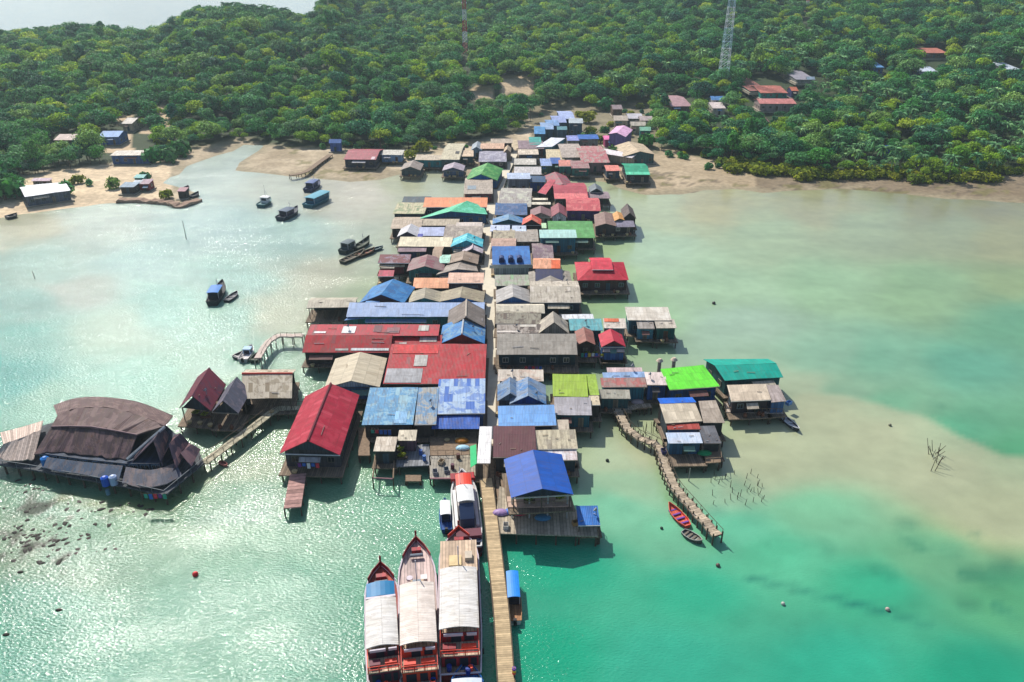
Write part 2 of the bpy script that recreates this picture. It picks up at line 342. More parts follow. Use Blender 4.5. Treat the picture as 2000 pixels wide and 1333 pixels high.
def line(pts, wd, amt, c):
    global wc
    d = pdist(pxg - 45 * vnoise(Xg, Yg, 26, 5, 4), pyg - 26 * vnoise(Xg, Yg, 20, 9, 4), pts); a = np.clip(1 - d / wd, 0, 1) * np.clip(.6 + 1.2 * vnoise(Xg, Yg, 5, 66, 3), 0, 1) * amt
    wc = wc + (lin(c) - wc) * a[..., None]
line([(1462, 1128), (1545, 1148), (1650, 1176), (1733, 1195), (1815, 1222)], 11, .75, [24, 105, 92]); line([(1945, 1185), (1985, 1210), (2060, 1215)], 16, .7, [24, 105, 88])
line([(1320, 915), (1440, 950), (1490, 985)], 34, .5, [84, 138, 110]); line([(1400, 1010), (1420, 1050)], 30, .45, [60, 132, 118]); line([(1210, 830), (1270, 880), (1296, 960), (1345, 1010), (1395, 1060)], 16, .55, [96, 140, 70])
line([(120, 975), (230, 990), (330, 985), (400, 930)], 22, .6, [104, 116, 58]); line([(380, 1010), (520, 1000)], 30, .35, [70, 120, 110])
for (a0, b0, s0) in [(1510, 1042, 16), (1560, 1085, 14), (1760, 1020, 20), (1690, 1060, 14), (1840, 1075, 24), (1900, 1040, 12), (1940, 1100, 26), (1880, 1180, 24), (1545, 1150, 8), (1820, 790, 16), (1450, 1040, 12), (1480, 1060, 16), (1550, 1220, 14), (1770, 1175, 18)]:
    line([(a0, b0), (a0 + s0, b0 + 4)], s0, .5, [52, 118, 92])
me = gridmesh('water', Xg, Yg, Xg * 0); cattr(me, 'wcol', (wc * .80).reshape(-1, 3))
ca = me.attributes.new('chop', 'FLOAT', 'POINT'); ca.data.foreach_set('value', ((.26 + .74 / (1 + np.exp((Xg - 12 + 14 * vnoise(Xg, Yg, 40, 77, 3)) / 9))) * (1 - .55 * np.clip(rock * 2, 0, 1))).astype(np.float32).ravel())
m, t, b = nmat('sea_water'); at = N(t, 'ShaderNodeAttribute', attribute_name='wcol'); geo = N(t, 'ShaderNodeNewGeometry')
mp = N(t, 'ShaderNodeMapping'); mp.inputs['Rotation'].default_value = (0, 0, R(25)); mp.inputs['Scale'].default_value = (1, 1.9, 1); L(t, geo.outputs['Position'], mp.inputs[0])
nA = N(t, 'ShaderNodeTexNoise'); nA.inputs['Scale'].default_value = .05; nA.inputs['Detail'].default_value = 6; L(t, mp.outputs[0], nA.inputs['Vector'])
nB = N(t, 'ShaderNodeTexNoise'); nB.inputs['Scale'].default_value = 1.8; nB.inputs['Detail'].default_value = 3; nB.inputs['Roughness'].default_value = .55; L(t, mp.outputs[0], nB.inputs['Vector'])
nC = N(t, 'ShaderNodeTexNoise'); nC.inputs['Scale'].default_value = .28; nC.inputs['Detail'].default_value = 5; L(t, geo.outputs['Position'], nC.inputs['Vector'])
cc = MIX(t, 1.0, at.outputs['Color'], MA(t, 'MULTIPLY_ADD', nA.outputs[0], .55, .74), 'MULTIPLY')
cc = MIX(t, 1.0, cc, MA(t, 'MULTIPLY_ADD', nC.outputs[0], .30, .86), 'MULTIPLY')
L(t, cc, b.inputs['Base Color']); b.inputs['Roughness'].default_value = .11; b.inputs['IOR'].default_value = 1.33
bp = N(t, 'ShaderNodeBump'); bp.inputs['Distance'].default_value = .155
ch = N(t, 'ShaderNodeAttribute', attribute_name='chop')
# wind roughness differs over the bay: choppy in the open left, calm lee on the right
L(t, MA(t, 'MULTIPLY', MA(t, 'MULTIPLY_ADD', RAMP(t, nA.outputs[0], .35, .65), .4, .6), ch.outputs['Fac']), bp.inputs['Strength'])
L(t, nB.outputs[0], bp.inputs['Height']); L(t, bp.outputs[0], b.inputs['Normal'])
me.materials.append(m); o = bpy.data.objects.new('water', me); col.objects.link(o); tag(o, kind='structure')
# ================================================================ trees
def leafmat(name, cols, trans=.24):
    m, t, b = nmat(name); oi = N(t, 'ShaderNodeObjectInfo'); rp = N(t, 'ShaderNodeValToRGB')
    L(t, oi.outputs['Random'], rp.inputs[0]); e = rp.color_ramp.elements
    while len(e) < len(cols): e.new(.5)
    for i, c in enumerate(cols): e[i].position = i / (len(cols) - 1); e[i].color = c
    tc = N(t, 'ShaderNodeTexCoord'); no = N(t, 'ShaderNodeTexNoise'); no.inputs['Scale'].default_value = .55; no.inputs['Detail'].default_value = 3
    L(t, tc.outputs['Object'], no.inputs['Vector'])
    at = N(t, 'ShaderNodeAttribute', attribute_name='leaf')
    c = MIX(t, 1.0, rp.outputs[0], MA(t, 'MULTIPLY_ADD', no.outputs[0], 1.0, .5), 'MULTIPLY')
    c = MIX(t, 1.0, c, MA(t, 'MULTIPLY_ADD', at.outputs['Fac'], 1.25, .35), 'MULTIPLY')
    L(t, c, b.inputs['Base Color']); b.inputs['Roughness'].default_value = .6; b.inputs['Specular IOR Level'].default_value = .08
    tr = N(t, 'ShaderNodeBsdfTranslucent'); L(t, MIX(t, 1.0, c, (1.25, 1.25, .55, 1), 'MULTIPLY'), tr.inputs[0])
    mx = N(t, 'ShaderNodeMixShader'); mx.inputs[0].default_value = trans
    L(t, b.outputs[0], mx.inputs[1]); L(t, tr.outputs[0], mx.inputs[2]); L(t, mx.outputs[0], t.nodes['Material Output'].inputs[0])
    return m
LEAF = leafmat('foliage', [C(38, 108, 72), C(92, 164, 70), C(52, 130, 98), C(108, 170, 84), C(40, 112, 88), C(150, 186, 96), C(100, 164, 110), C(62, 142, 68), C(30, 92, 74)])
LEAFY = leafmat('bright_foliage', [C(132, 176, 56), C(164, 194, 60), C(112, 166, 58), C(186, 204, 74)], .42)
PALM = leafmat('palm_frond', [C(76, 132, 90), C(120, 170, 108), C(88, 146, 90), C(146, 186, 120)], .25)
MANG = leafmat('mangrove_foliage', [C(128, 146, 40), C(160, 166, 44), C(104, 130, 40)], .4)
BARK = paint(C(110, 95, 78), .9, .3, 3, 'bark', .1)
def leafmesh(name, cents, sizes, norms, mat):
    n = len(cents); a = rs.randn(n, 3); u = np.cross(norms, a); u /= np.linalg.norm(u, axis=1)[:, None] + 1e-9; v = np.cross(norms, u)
    s = sizes[:, None]; k = .75 + .5 * rs.rand(n, 1)
    q = np.stack([cents - u * s, cents - v * s * k, cents + u * s, cents + v * s * k], 1).reshape(-1, 3)
    me = bpy.data.meshes.new(name); me.from_pydata(q.tolist(), [], np.arange(4 * n).reshape(-1, 4).tolist())
    at = me.attributes.new('leaf', 'FLOAT', 'POINT'); at.data.foreach_set('value', np.repeat(rs.rand(n), 4).astype(np.float32))
    me.materials.append(mat); return me
def crown(seed, rad, ht, z0, nl, nleaf, size, mat=LEAF, name='crown'):
    r = np.random.RandomState(seed); C_, S_, N_ = [], [], []
    lobes = []
    for i in range(nl):
        a = r.rand() * 6.28; d = rad * .62 * sqrt(r.rand()); zz = z0 + ht * (.25 + .5 * r.rand() * (1 - (d / rad) ** 2)) ; lobes.append((d * cos(a), d * sin(a), zz, rad * (.32 + .22 * r.rand())))
    lobes.append((0, 0, z0 + ht * .62, rad * .5))
    per = nleaf // len(lobes)
    for (x, y, z, R_) in lobes:
        d = r.randn(per, 3); d /= np.linalg.norm(d, axis=1)[:, None]; d[:, 2] = np.where(d[:, 2] < -.35, -d[:, 2], d[:, 2])
        rr = R_ * (.5 + .68 * r.rand(per, 1) ** .8); p = d * rr * [1, 1, .78] + [x, y, z]
        C_.append(p); nn = d + r.randn(per, 3) * .45 + [0, 0, .25]; N_.append(nn / np.linalg.norm(nn, axis=1)[:, None]); S_.append(size * (.6 + .8 * r.rand(per)))
    return leafmesh(name, np.concatenate(C_), np.concatenate(S_), np.concatenate(N_), mat)
def trunkmesh(h, r, limbs, seed, name='trunk'):
    g = MB(); rr = random.Random(seed); g.bar((0, 0, -1.5), (0, 0, h), r, 6, 0, r * .55)
    for i in range(limbs):
        a = rr.random() * 6.28; g.bar((0, 0, h * (.6 + .3 * rr.random())), (cos(a) * h * .35, sin(a) * h * .35, h * 1.2), r * .4, 4, 0, r * .15)
    o = g.build(name, BARK); me = o.data; bpy.data.objects.remove(o); return me
def palmcrown(seed):
    r = random.Random(seed); g = MB()
    for i in range(24):
        a = 2 * pi * i / 24 + r.random() * .5; el = r.uniform(-.5, 1.35); Ln = r.uniform(2.6, 3.5); pr = []
        for k in range(5):
            s = k / 4; e = el - 1.5 * s * s; 
            hd = Ln * s * cos(el * .6 - .5 * s); z = 8.3 + Ln * (s * sin(el) * .85 - .75 * s * s)
            pr.append((hd * cos(a), hd * sin(a), z, 0.34 * sin(pi * min(1, s * .85 + .12)) + .05))
        for p, q in zip(pr[:-1], pr[1:]):
            for sg in (-1, 1):
                n_ = (-sin(a) * sg, cos(a) * sg)
                g.poly([p[:3], q[:3], (q[0] + n_[0] * q[3], q[1] + n_[1] * q[3], q[2] - q[3] * 1.1), (p[0] + n_[0] * p[3], p[1] + n_[1] * p[3], p[2] - p[3] * 1.1)])
    o = g.build('crown', PALM); me = o.data; bpy.data.objects.remove(o)
    at = me.attributes.new('leaf', 'FLOAT', 'POINT'); at.data.foreach_set('value', np.repeat(rs.rand(len(me.vertices) // 8 + 1), 8)[:len(me.vertices)].astype(np.float32))
    return me
CROWNS = [crown(s, 4.6 + .6 * (s % 3), 5.6 + 1.0 * (s % 2), 3.0, 6 + (s * 3) % 8, 1500, .3) for s in range(8)] + [crown(s + 20, 4.4 + .5 * (s % 2), 5.4, 3.0, 9, 1500, .29, LEAFY) for s in range(3)]
CROWNS += [crown(33, 3.2, 9.5, 2.5, 9, 1400, .3), crown(34, 6.2, 4.6, 4.5, 12, 1800, .32)]
TRUNKS = [trunkmesh(5.6, .28, 4, s) for s in range(3)]
PCROWNS = [palmcrown(s) for s in range(4)]
def palmtrunk(s):
    g = MB(); x = 0
    for k in range(4): g.bar((.12 * k * k * (s - 1), 0, k * 2.2 - .6), (.12 * (k + 1) ** 2 * (s - 1), 0, (k + 1) * 2.2 - .6 + .3), .17 - .015 * k, 5)
    o = g.build('trunk', BARK); me = o.data; bpy.data.objects.remove(o); return me
PTRUNK = palmtrunk(1)
BUSH = [crown(50 + s, 3.0, 3.0, -.2, 6, 420, .36, MANG) for s in range(3)]
GBUSH = [crown(60 + s, 2.6, 2.8, -.2, 6, 380, .36, LEAF) for s in range(2)]
# scatter over the wooded land seen from the bay
pts = []; cell = 5.0
for j in range(int((790 - 255) / cell)):
    y = 255 + j * cell
    hw = y * .72 + 45
    n = int(2 * hw / cell); x = -hw + cell * (np.arange(n) + rs.rand(n) * .9); yy = y + rs.rand(n) * cell * .9
    pts.append(np.c_[x, yy])
pts = np.concatenate(pts); Zt, DSt, DFt, Tt = hill(pts[:, 0], pts[:, 1])
keep = (DFt > 1.0) & (Zt > .2)
d_ = pts[:, 1] * cos(TH) + (CZ - Zt - 4) * sin(TH); tpx = 1000 + F * pts[:, 0] / d_; tpy = 666.5 + F * ((CZ - Zt - 4) * cos(TH) - pts[:, 1] * sin(TH)) / d_
keep &= (tpy > -45) & (tpx > -90) & (tpx < 2090)
# open places: buildings, paths and clearings keep the trees off them (x0,x1,y0,y1)
OPEN = [(293, 307, 186, 212), (302, 320, 206, 230), (312, 334, 224, 248), (268, 294, 240, 264), (228, 262, 224, 250), (916, 965, 168, 202), (975, 1045, 146, 190), (104, 162, 254, 284), (186, 234, 252, 276),
        (208, 298, 262, 330), (1304, 1356, 180, 218), (1386, 1424, 182, 224), (1455, 1560, 144, 212), (1550, 1600, 134, 158), (1786, 1856, 88, 108), (1694, 1736, 118, 138), (1786, 1836, 124, 144),
        (1966, 2000, 118, 140), (1040, 1140, 212, 290), (1140, 1275, 205, 310), (1728, 1742, 280, 296), (640, 668, 268, 284), (900, 918, 80, 150),
        (1565, 1582, 30, 66), (1480, 1505, 222, 242), (1436, 1452, 262, 275)]
for (a, b_, c_, e_) in OPEN: keep &= ~((tpx > a - 3) & (tpx < b_ + 3) & (tpy > c_ - 2) & (tpy < e_ + (20 if a > 1600 and c_ < 200 else 9)))
pts, Zt, tpx, tpy, DFt = pts[keep], Zt[keep], tpx[keep], tpy[keep], DFt[keep]
pn = vnoise(pts[:, 0], pts[:, 1], 60, 71, 2) + .35 * rs.randn(len(pts)) * .5
palm = (pn > -.02) & (((tpx > 1150) & (tpy > 120)) | ((tpx > 560) & (tpx < 1100) & (tpy > 60)) | (tpy < 120) & (pn > .3) | (tpx < 560) & (pn > .38))
palm &= rs.rand(len(pts)) < .62
scl = .46 + .78 * rs.rand(len(pts)) ** 1.6; scl *= 1 + .22 * vnoise(pts[:, 0], pts[:, 1], 35, 91, 2); rot = rs.rand(len(pts)) * 6.28
near = np.argsort(pts[:, 1] * cos(TH) - Zt * .4)
vid = rs.randint(0, 8, len(pts)); brt = ((vnoise(pts[:, 0], pts[:, 1], 30, 55, 3) + .9 * np.exp(-((tpx - 1920) / 130) ** 2 - ((tpy - 290) / 60) ** 2) + .55 * np.exp(-((tpx - 1000) / 150) ** 2 - ((tpy - 205) / 35) ** 2)) > .4)
vid = np.where(brt, 8 + rs.randint(0, 3, len(pts)), vid); uu = rs.rand(len(pts)); vid = np.where(uu > .94, 11, vid); vid = np.where(uu < .07, 12, vid)
def zone(x): return 0 if x < 560 else 1 if x < 1150 else 2
TL = ['broadleaf tree crown along the left wooded shore behind the sand', 'broadleaf tree crown in the woods behind the middle beach', 'broadleaf tree crown in the coconut grove along the right shore']
TG = ['trees along the left shore', 'trees behind the middle beach', 'trees along the right shore']
PL = ['coconut palm among the trees of the left shore', 'coconut palm in the woods behind the middle beach', 'coconut palm in the dense grove along the right shore']
PG = ['palms of the left shore', 'palms behind the middle beach', 'palms along the right shore']
cnt = [0, 0]; rest = []
for i in near:
    k = int(palm[i])
    if cnt[k] >= 300: rest.append(i); continue
    cnt[k] += 1; z_ = zone(tpx[i]); x, y = pts[i]
    e = empty('coconut_palm' if k else 'broadleaf_tree', (x, y, Zt[i]), rot[i], (PL if k else TL)[z_], 'palm' if k else 'tree', (PG if k else TG)[z_])
    s = scl[i]; e.scale = (s, s, s * (1 if k else .8 + .35 * uu[i]))
    share('crown', PCROWNS[i % 4] if k else CROWNS[vid[i]], e, (0, 0, 0)); share('trunk', PTRUNK if k else TRUNKS[i % 3], e, (0, 0, 0))
rest = np.array(rest)
def stuff(name, sel, meshes, label, cat):
    me = bpy.data.meshes.new(name); me.from_pydata([(pts[i][0], pts[i][1], Zt[i]) for i in sel], [], [])
    a = me.attributes.new('rot', 'FLOAT_VECTOR', 'POINT'); a.data.foreach_set('vector', np.c_[0 * rot[sel], 0 * rot[sel], rot[sel]].astype(np.float32).ravel())
    a = me.attributes.new('scl', 'FLOAT', 'POINT'); a.data.foreach_set('value', (scl[sel] * (1.0 + .12 * (pts[sel, 1] > 450))).astype(np.float32))
    a = me.attributes.new('idx', 'INT', 'POINT'); a.data.foreach_set('value', (vid[sel] if len(meshes) > 6 else sel % len(meshes)).astype(np.int32))
    o = bpy.data.objects.new(name, me); col.objects.link(o); tag(o, label, cat, kind='stuff')
    g = bpy.data.node_groups.new(name, 'GeometryNodeTree')
    g.interface.new_socket('Geometry', in_out='INPUT', socket_type='NodeSocketGeometry'); g.interface.new_socket('Geometry', in_out='OUTPUT', socket_type='NodeSocketGeometry')
    gi = N(g, 'NodeGroupInput'); go = N(g, 'NodeGroupOutput'); ip = N(g, 'GeometryNodeInstanceOnPoints'); jn = N(g, 'GeometryNodeJoinGeometry')
    srcs = {}
    for ob in col.objects:
        if ob.type == 'MESH' and ob.data in meshes and ob.data.name not in srcs: srcs[ob.data.name] = ob
    for ms in meshes:
        oi = N(g, 'GeometryNodeObjectInfo'); oi.transform_space = 'ORIGINAL'; oi.inputs['Object'].default_value = srcs[ms.name]
        gt = N(g, 'GeometryNodeGeometryToInstance'); L(g, oi.outputs['Geometry'], gt.inputs[0]); L(g, gt.outputs[0], jn.inputs[0])
    def na(nm, ty):
        q = N(g, 'GeometryNodeInputNamedAttribute', data_type=ty); q.inputs[0].default_value = nm; return q.outputs[0]
    L(g, gi.outputs[0], ip.inputs['Points']); L(g, jn.outputs[0], ip.inputs['Instance']); ip.inputs['Pick Instance'].default_value = True
    L(g, na('idx', 'INT'), ip.inputs['Instance Index']); L(g, na('scl', 'FLOAT'), ip.inputs['Scale'])
    rv = N(g, 'FunctionNodeEulerToRotation'); L(g, na('rot', 'FLOAT_VECTOR'), rv.inputs[0]); L(g, rv.outputs[0], ip.inputs['Rotation'])
    L(g, ip.outputs[0], go.inputs[0]); md = o.modifiers.new('scatter', 'NODES'); md.node_group = g
    return o
stuff('forest', rest[~palm[rest]], CROWNS, 'dense green forest canopy covering the hills behind the village', 'forest')
stuff('palm_grove', rest[palm[rest]], PCROWNS, 'scattered coconut palm crowns spread through the far forest', 'palm grove')
print('TREES', len(pts), cnt, len(rest))
# mangrove fringe along the right tidal flat
rr = random.Random(3); mb = []
for (a, b_, c_) in [(1412, 1480, 322), (1480, 1600, 338), (1560, 1640, 342), (1570, 1780, 346), (1790, 1960, 352), (1660, 1780, 338), (1860, 2000, 336), (1420, 1560, 332)]:
    q = a
    while q < b_:
        p = P(q, c_ + 6 + rr.uniform(-3, 3)); zz = max(0, ground(p.x, p.y)); s = rr.uniform(1.0, 1.5)
        e = empty('mangrove_bush', (p.x, p.y, zz - .2), rr.random() * 6, 'yellow green mangrove bush at the edge of the right tidal flat', 'mangrove bush', 'mangrove bushes along the right flat'); e.scale = (s, s, s * .95)
        share('crown', BUSH[rr.randrange(3)], e, (0, 0, 0)); q += rr.uniform(13, 19)
# single trees and bushes on the open shore
for (a, b_, s, ms, lb) in [(318, 292, 1.15, BUSH[0], 'round light green tree behind the long blue walled house'), (355, 306, 1.7, GBUSH[0], 'spreading dark tree overhanging the inlet sand'),
    (300, 322, 1.5, GBUSH[1], 'dense dark tree beside the right end of the long blue walled house'), (330, 318, 1.5, GBUSH[0], 'broad dark tree at the head of the left sand beach'),
    (132, 384, 1.25, GBUSH[1], 'rounded bush in front of the long white roofed building'), (88, 390, .8, GBUSH[0], 'small bush in front of the white roof near its left end'), (153, 362, .8, BUSH[1], 'small olive bush behind the end of the white roof'),
    (222, 372, 1.05, GBUSH[1], 'dark tree left of the beach shacks'), (285, 356, .95, GBUSH[0], 'leaning tree behind the beach shacks'), (330, 390, .8, BUSH[2], 'yellow green bush on the rubble point'), (176, 366, .6, GBUSH[1], 'tiny grey green bush between the white roof and the beach shacks'),
    (12, 395, 2.1, GBUSH[0], 'large grey green tree at the left edge of the sand'), (38, 388, 1.4, GBUSH[1], 'grey green tree touching the left end of the white roof'), (1384, 334, .7, GBUSH[0], 'small dark bush alone on the right mud flat'), (1402, 332, .5, GBUSH[1], 'smallest dark bush alone on the right mud flat'),
    (825, 300, 1.2, BUSH[1], 'yellow green bush behind the teal walled beach house'), (798, 313, .9, BUSH[2], 'low olive bush between the white roofed hut and the grey roofed hut'), (1195, 312, 1.2, GBUSH[1], 'dark bush behind the small salmon roofed house'), (1230, 314, 1.1, BUSH[0], 'olive bush behind the bright green roof'),
    (1150, 245, 1.4, BUSH[0], 'light green tree between the blue roofs and the pink house'), (1185, 222, 1.8, GBUSH[1], 'dark tree above the light green one behind the pink house'), (1173, 284, .9, BUSH[1], 'yellow bush on the path beside the pink house'), (1262, 292, 1.6, GBUSH[0], 'dark tree right of the long tan roof'), (1150, 268, 1.0, BUSH[2], 'small green tree right of the blue tarpaulin roof')]:
    p = P(a, b_); zz = max(0, ground(p.x, p.y)); s *= 1.35; e = empty('shore_tree', (p.x, p.y, zz), a, lb, 'tree'); e.scale = (s, s, s * 1.1)
    share('crown', ms, e, (0, 0, 0)); share('trunk', TRUNKS[0], e, (0, 0, -1.2), (.8, .8, .5))

for i in range(46):
    if i < 26: a, b_ = rr.uniform(1040, 1280), rr.uniform(212, 300); lb, gp = 'low green shrub between the houses of the upper village clearing', 'shrubs of the village clearing'
    elif i < 36: a, b_ = rr.uniform(620, 930), rr.uniform(290, 300); lb, gp = 'shrub at the wood edge behind the middle beach houses', 'shrubs behind the middle beach houses'
    else: a, b_ = rr.uniform(1290, 1420), rr.uniform(302, 316); lb, gp = 'shrub at the inner edge of the right mud flat', 'shrubs of the right mud flat'
    p = P(a, b_); zz = max(0, ground(p.x, p.y)); s = rr.uniform(.5, 1.1); e = empty('shrub', (p.x, p.y, zz - .1), a, lb, 'shrub', gp); e.scale = (s, s, s); share('crown', GBUSH[i % 2] if i % 3 else BUSH[i % 3], e, (0, 0, 0))
# ================================================================ houses
_stilt = MB(); _stilt.bar((0, 0, -1.2), (0, 0, 1.0), .14, 6); _so = _stilt.build('stilt', PILE); STILT = _so.data; bpy.data.objects.remove(_so)
_win = {}
def winmesh(c):
    if c not in _win:
        g = MB()
        for (a, b_, c_, d_) in ((-.62, .62, -.6, -.5), (-.62, .62, .5, .6), (-.62, -.52, -.5, .5), (.52, .62, -.5, .5), (-.04, .04, -.5, .5)): g.box(a, b_, -.09, 0, c_, d_)
        o = g.build('window', paint(c, .5, .1, 1, 'frame_paint')); f = o.data; bpy.data.objects.remove(o)
        g = MB(); g.box(-.52, .52, -.04, -.01, -.5, .5); o = g.build('pane', GLASS); p = o.data; bpy.data.objects.remove(o); _win[c] = (f, p)
    return _win[c]
_dr = {}
def doormesh(c):
    if c not in _dr:
        g = MB(); g.box(-.5, .5, -.07, 0, 0, 2.05); o = g.build('door', paint(c, .6, .2, 1.2, 'door_paint', planks=3)); _dr[c] = o.data; bpy.data.objects.remove(o)
    return _dr[c]
POR = []; hcount = [0]; WKY, WKX = zip(*[(0, 1010), (294, 1006), (305, 1000), (340, 983), (375, 969), (400, 960), (425, 952), (445, 949), (500, 951.5), (560, 953.5), (620, 955.5), (700, 957.5), (830, 960)])
def slab(g, q, th=.1, jit=.035, rng=None, mi=0):
    """roof slope q=[lowA, lowB, highB, highA] as a slightly uneven sheet with thickness"""
    A, B, C_, D = [Vector(p) for p in q]
    wu = max((B - A).length, (C_ - D).length); hv = max((D - A).length, (C_ - B).length)
    nu = max(1, min(14, int(wu / 2.2))); nv = max(1, min(6, int(hv / 2.0)))
    nrm = (B - A).cross(D - A); nrm = (nrm if nrm.length > 1e-6 else (C_ - A).cross(D - A)).normalized()
    if nrm.z < 0: nrm = -nrm
    pt = [[None] * (nu + 1) for _ in range(nv + 1)]
    for j in range(nv + 1):
        for i in range(nu + 1):
            s, t_ = i / nu, j / nv; p = (A * (1 - s) + B * s) * (1 - t_) + (D * (1 - s) + C_ * s) * t_
            pt[j][i] = (p + Vector((0, 0, rng.uniform(-jit, jit))), (s * wu, hv * (1 - t_)))
    dn = nrm * -th
    for j in range(nv):
        for i in range(nu):
            k = [pt[j][i], pt[j][i + 1], pt[j + 1][i + 1], pt[j + 1][i]]
            g.poly([x[0] for x in k], [x[1] for x in k], mi); g.poly([x[0] + dn for x in k][::-1], [x[1] for x in k][::-1], mi)
    rim = [pt[0][i] for i in range(nu + 1)] + [pt[j][nu] for j in range(1, nv + 1)] + [pt[nv][i] for i in range(nu - 1, -1, -1)] + [pt[j][0] for j in range(nv - 1, 0, -1)]
    for i in range(len(rim)):
        a, b_ = rim[i], rim[(i + 1) % len(rim)]; g.poly([a[0] + dn, b_[0] + dn, b_[0], a[0]], [a[1], b_[1], b_[1], a[1]], mi)
def H(kind, pts, label, rc, wc, ze=4.5, dz=None, gc=None, alt=None, amt=0, stain=.45, patches=(), cap=None, win=1, open_=False,
      deck=None, dfront=.9, name='stilt_house', cat='house', land=False, zd=1.6, wc2=None, porch=.5, fr=None, back=1.0, group=None, rough=.5, sk=0.0, nost=False):
    if not isinstance(pts[0], tuple) and pts[2] < 838 and not land:      # keep clear of the footpath
        x0, x1, ya, yb = pts; xc = np.interp([ya, yb], WKY, WKX); hw = .0128 * (ya + 94) + .6
        if x0 < xc[0] < x1 or abs(x1 - xc[0]) < hw + 3 and x1 < xc[0] + 5: x1 = min(x1, xc[0] - hw) if (x0 + x1) / 2 < xc[0] else x1
        if (x0 + x1) / 2 > xc[0]: x0 = max(x0, max(xc) + hw)
        pts = (x0, x1, ya, yb)
    hcount[0] += 1; rng = random.Random(hcount[0] * 17); ze += rng.uniform(-.06, .06)
    if dz is None: dz = 1.5
    stain = max(stain, .2); amt = max(amt, .14) if alt else amt
    if kind in 'XH' and not isinstance(pts[0], tuple):
        x0, x1, yf, yr = pts; A, B = P(x0, yf, ze), P(x1, yf, ze); Y = (A.y + B.y) / 2; yr_ = P((x0 + x1) / 2, yr, ze + dz).y
        if kind == 'H': Yb = P((x0 + x1) / 2, yr, ze + dz).y; Yb = Y + (Yb - Y) * 2
        else: Yb = yr_ + (yr_ - Y) * back
        q = [Vector((A.x, Y, ze)), Vector((B.x, Y, ze)), Vector((B.x, Yb, ze)), Vector((A.x, Yb, ze))]; rd = (yr_ - Y) / (Yb - Y)
    elif kind == 'S' and not isinstance(pts[0], tuple):
        x0, x1, yf, yb = pts; A, B = P(x0, yf, ze), P(x1, yf, ze); Y = (A.y + B.y) / 2; Yb = P((x0 + x1) / 2, yb, ze + dz).y
        q = [Vector((A.x, Y, ze)), Vector((B.x, Y, ze)), Vector((B.x, Yb, ze)), Vector((A.x, Yb, ze))]; rd = 1
    elif kind == 'Y' and not isinstance(pts[0], tuple):
        x0, x1, yf, yb = pts; A, B = P(x0, yf, ze), P(x1, yf, ze); Y = (A.y + B.y) / 2; Yb = P((x0 + x1) / 2, yb, ze + dz).y
        q = [Vector((A.x, Y, ze)), Vector((B.x, Y, ze)), Vector((B.x + sk, Yb, ze)), Vector((A.x + sk, Yb, ze))]; rd = .5
    else:
        q = [P(p[0], p[1], ze + (dz if kind == 'S' and i > 1 else 0)) for i, p in enumerate(pts)]; rd = .5
        for i in range(4): q[i].z = ze
    FL, FR, BR, BL = q; cen = (FL + FR + BR + BL) / 4; up = Vector((0, 0, dz))
    zb0 = 0.0
    if land:
        zb0 = max(0, ground(cen.x, cen.y)); zd = zb0 + .3
    root = empty(name, (cen.x, cen.y, zb0), 0, label, cat, group); off = Vector((cen.x, cen.y, zb0))
    FL, FR, BR, BL = [p - off for p in (FL, FR, BR, BL)]; ze_ = ze - zb0; zd_ = zd - zb0
    wd = (FR - FL).length; dp = ((BL - FL).length + (BR - FR).length) / 2
    rm = roofing(rc, alt, amt, stain, rough); g = MB(); sl = []
    if kind == 'X':
        RL = FL.lerp(BL, rd) + up; RR = FR.lerp(BR, rd) + up; sl = [[FL, FR, RR, RL], [BR, BL, RL, RR]]; ridge = (RL, RR)
    elif kind == 'Y':
        RF = (FL + FR) / 2 + up; RB = (BL + BR) / 2 + up; sl = [[BL, FL, RF, RB], [FR, BR, RB, RF]]; ridge = (RF, RB)
    elif kind == 'S': sl = [[FL, FR, BR + up, BL + up]]; ridge = None
    elif kind == 'H':
        ins = min(.42, .5 * dp / wd) if wd > dp else .4
        if wd >= dp:
            RL = FL.lerp(FR, ins).lerp(BL.lerp(BR, ins), .5) + up; RR = FL.lerp(FR, 1 - ins).lerp(BL.lerp(BR, 1 - ins), .5) + up
            sl = [[FL, FR, RR, RL], [BR, BL, RL, RR], [BL, FL, RL, RL + Vector((0, .02, 0))], [FR, BR, RR + Vector((0, .02, 0)), RR]]; ridge = (RL, RR)
        else:
            RF = ((FL + FR) / 2).lerp((BL + BR) / 2, .35) + up; RB = ((FL + FR) / 2).lerp((BL + BR) / 2, .65) + up
            sl = [[FL, FR, RF + Vector((.02, 0, 0)), RF], [BR, BL, RB, RB + Vector((.02, 0, 0))], [BL, FL, RF, RB], [FR, BR, RB, RF]]; ridge = (RF, RB)
    for s in sl: slab(g, s, .09, .04 if dp > 3 else .02, rng)
    ro = g.build('roof', rm, root)
    if cap and ridge:
        g = MB(); a, b_ = ridge; g.bar(a + Vector((0, 0, .05)), b_ + Vector((0, 0, .05)), .2, 6); g.build('ridge_cap', paint(cap, .5, .15, 1, 'ridge_paint'), root)
    for (u0, v0, u1, v1, pc) in patches:      # replaced sheets laid on the front slope (u left-right, v eave-ridge)
        A, B, C_, D = [Vector(p) for p in sl[0]]; g = MB(); nn = (B - A).cross(D - A).normalized() * .09
        if nn.z < 0: nn = -nn
        f = lambda u, v: (A * (1 - u) + B * u) * (1 - v) + (D * (1 - u) + C_ * u) * v + nn
        slab(g, [f(u0, v0), f(u1, v0), f(u1, v1), f(u0, v1)], .03, .012, rng); g.build('roof_patch', roofing(pc, None, 0, .3), root)
    # walls
    ix = min(.45, wd * .06); iy0 = min(porch, dp * .25); iy1 = min(.35, dp * .1)
    def ins_(u, v): return (FL * (1 - u) + FR * u) * (1 - v) + (BL * (1 - u) + BR * u) * v
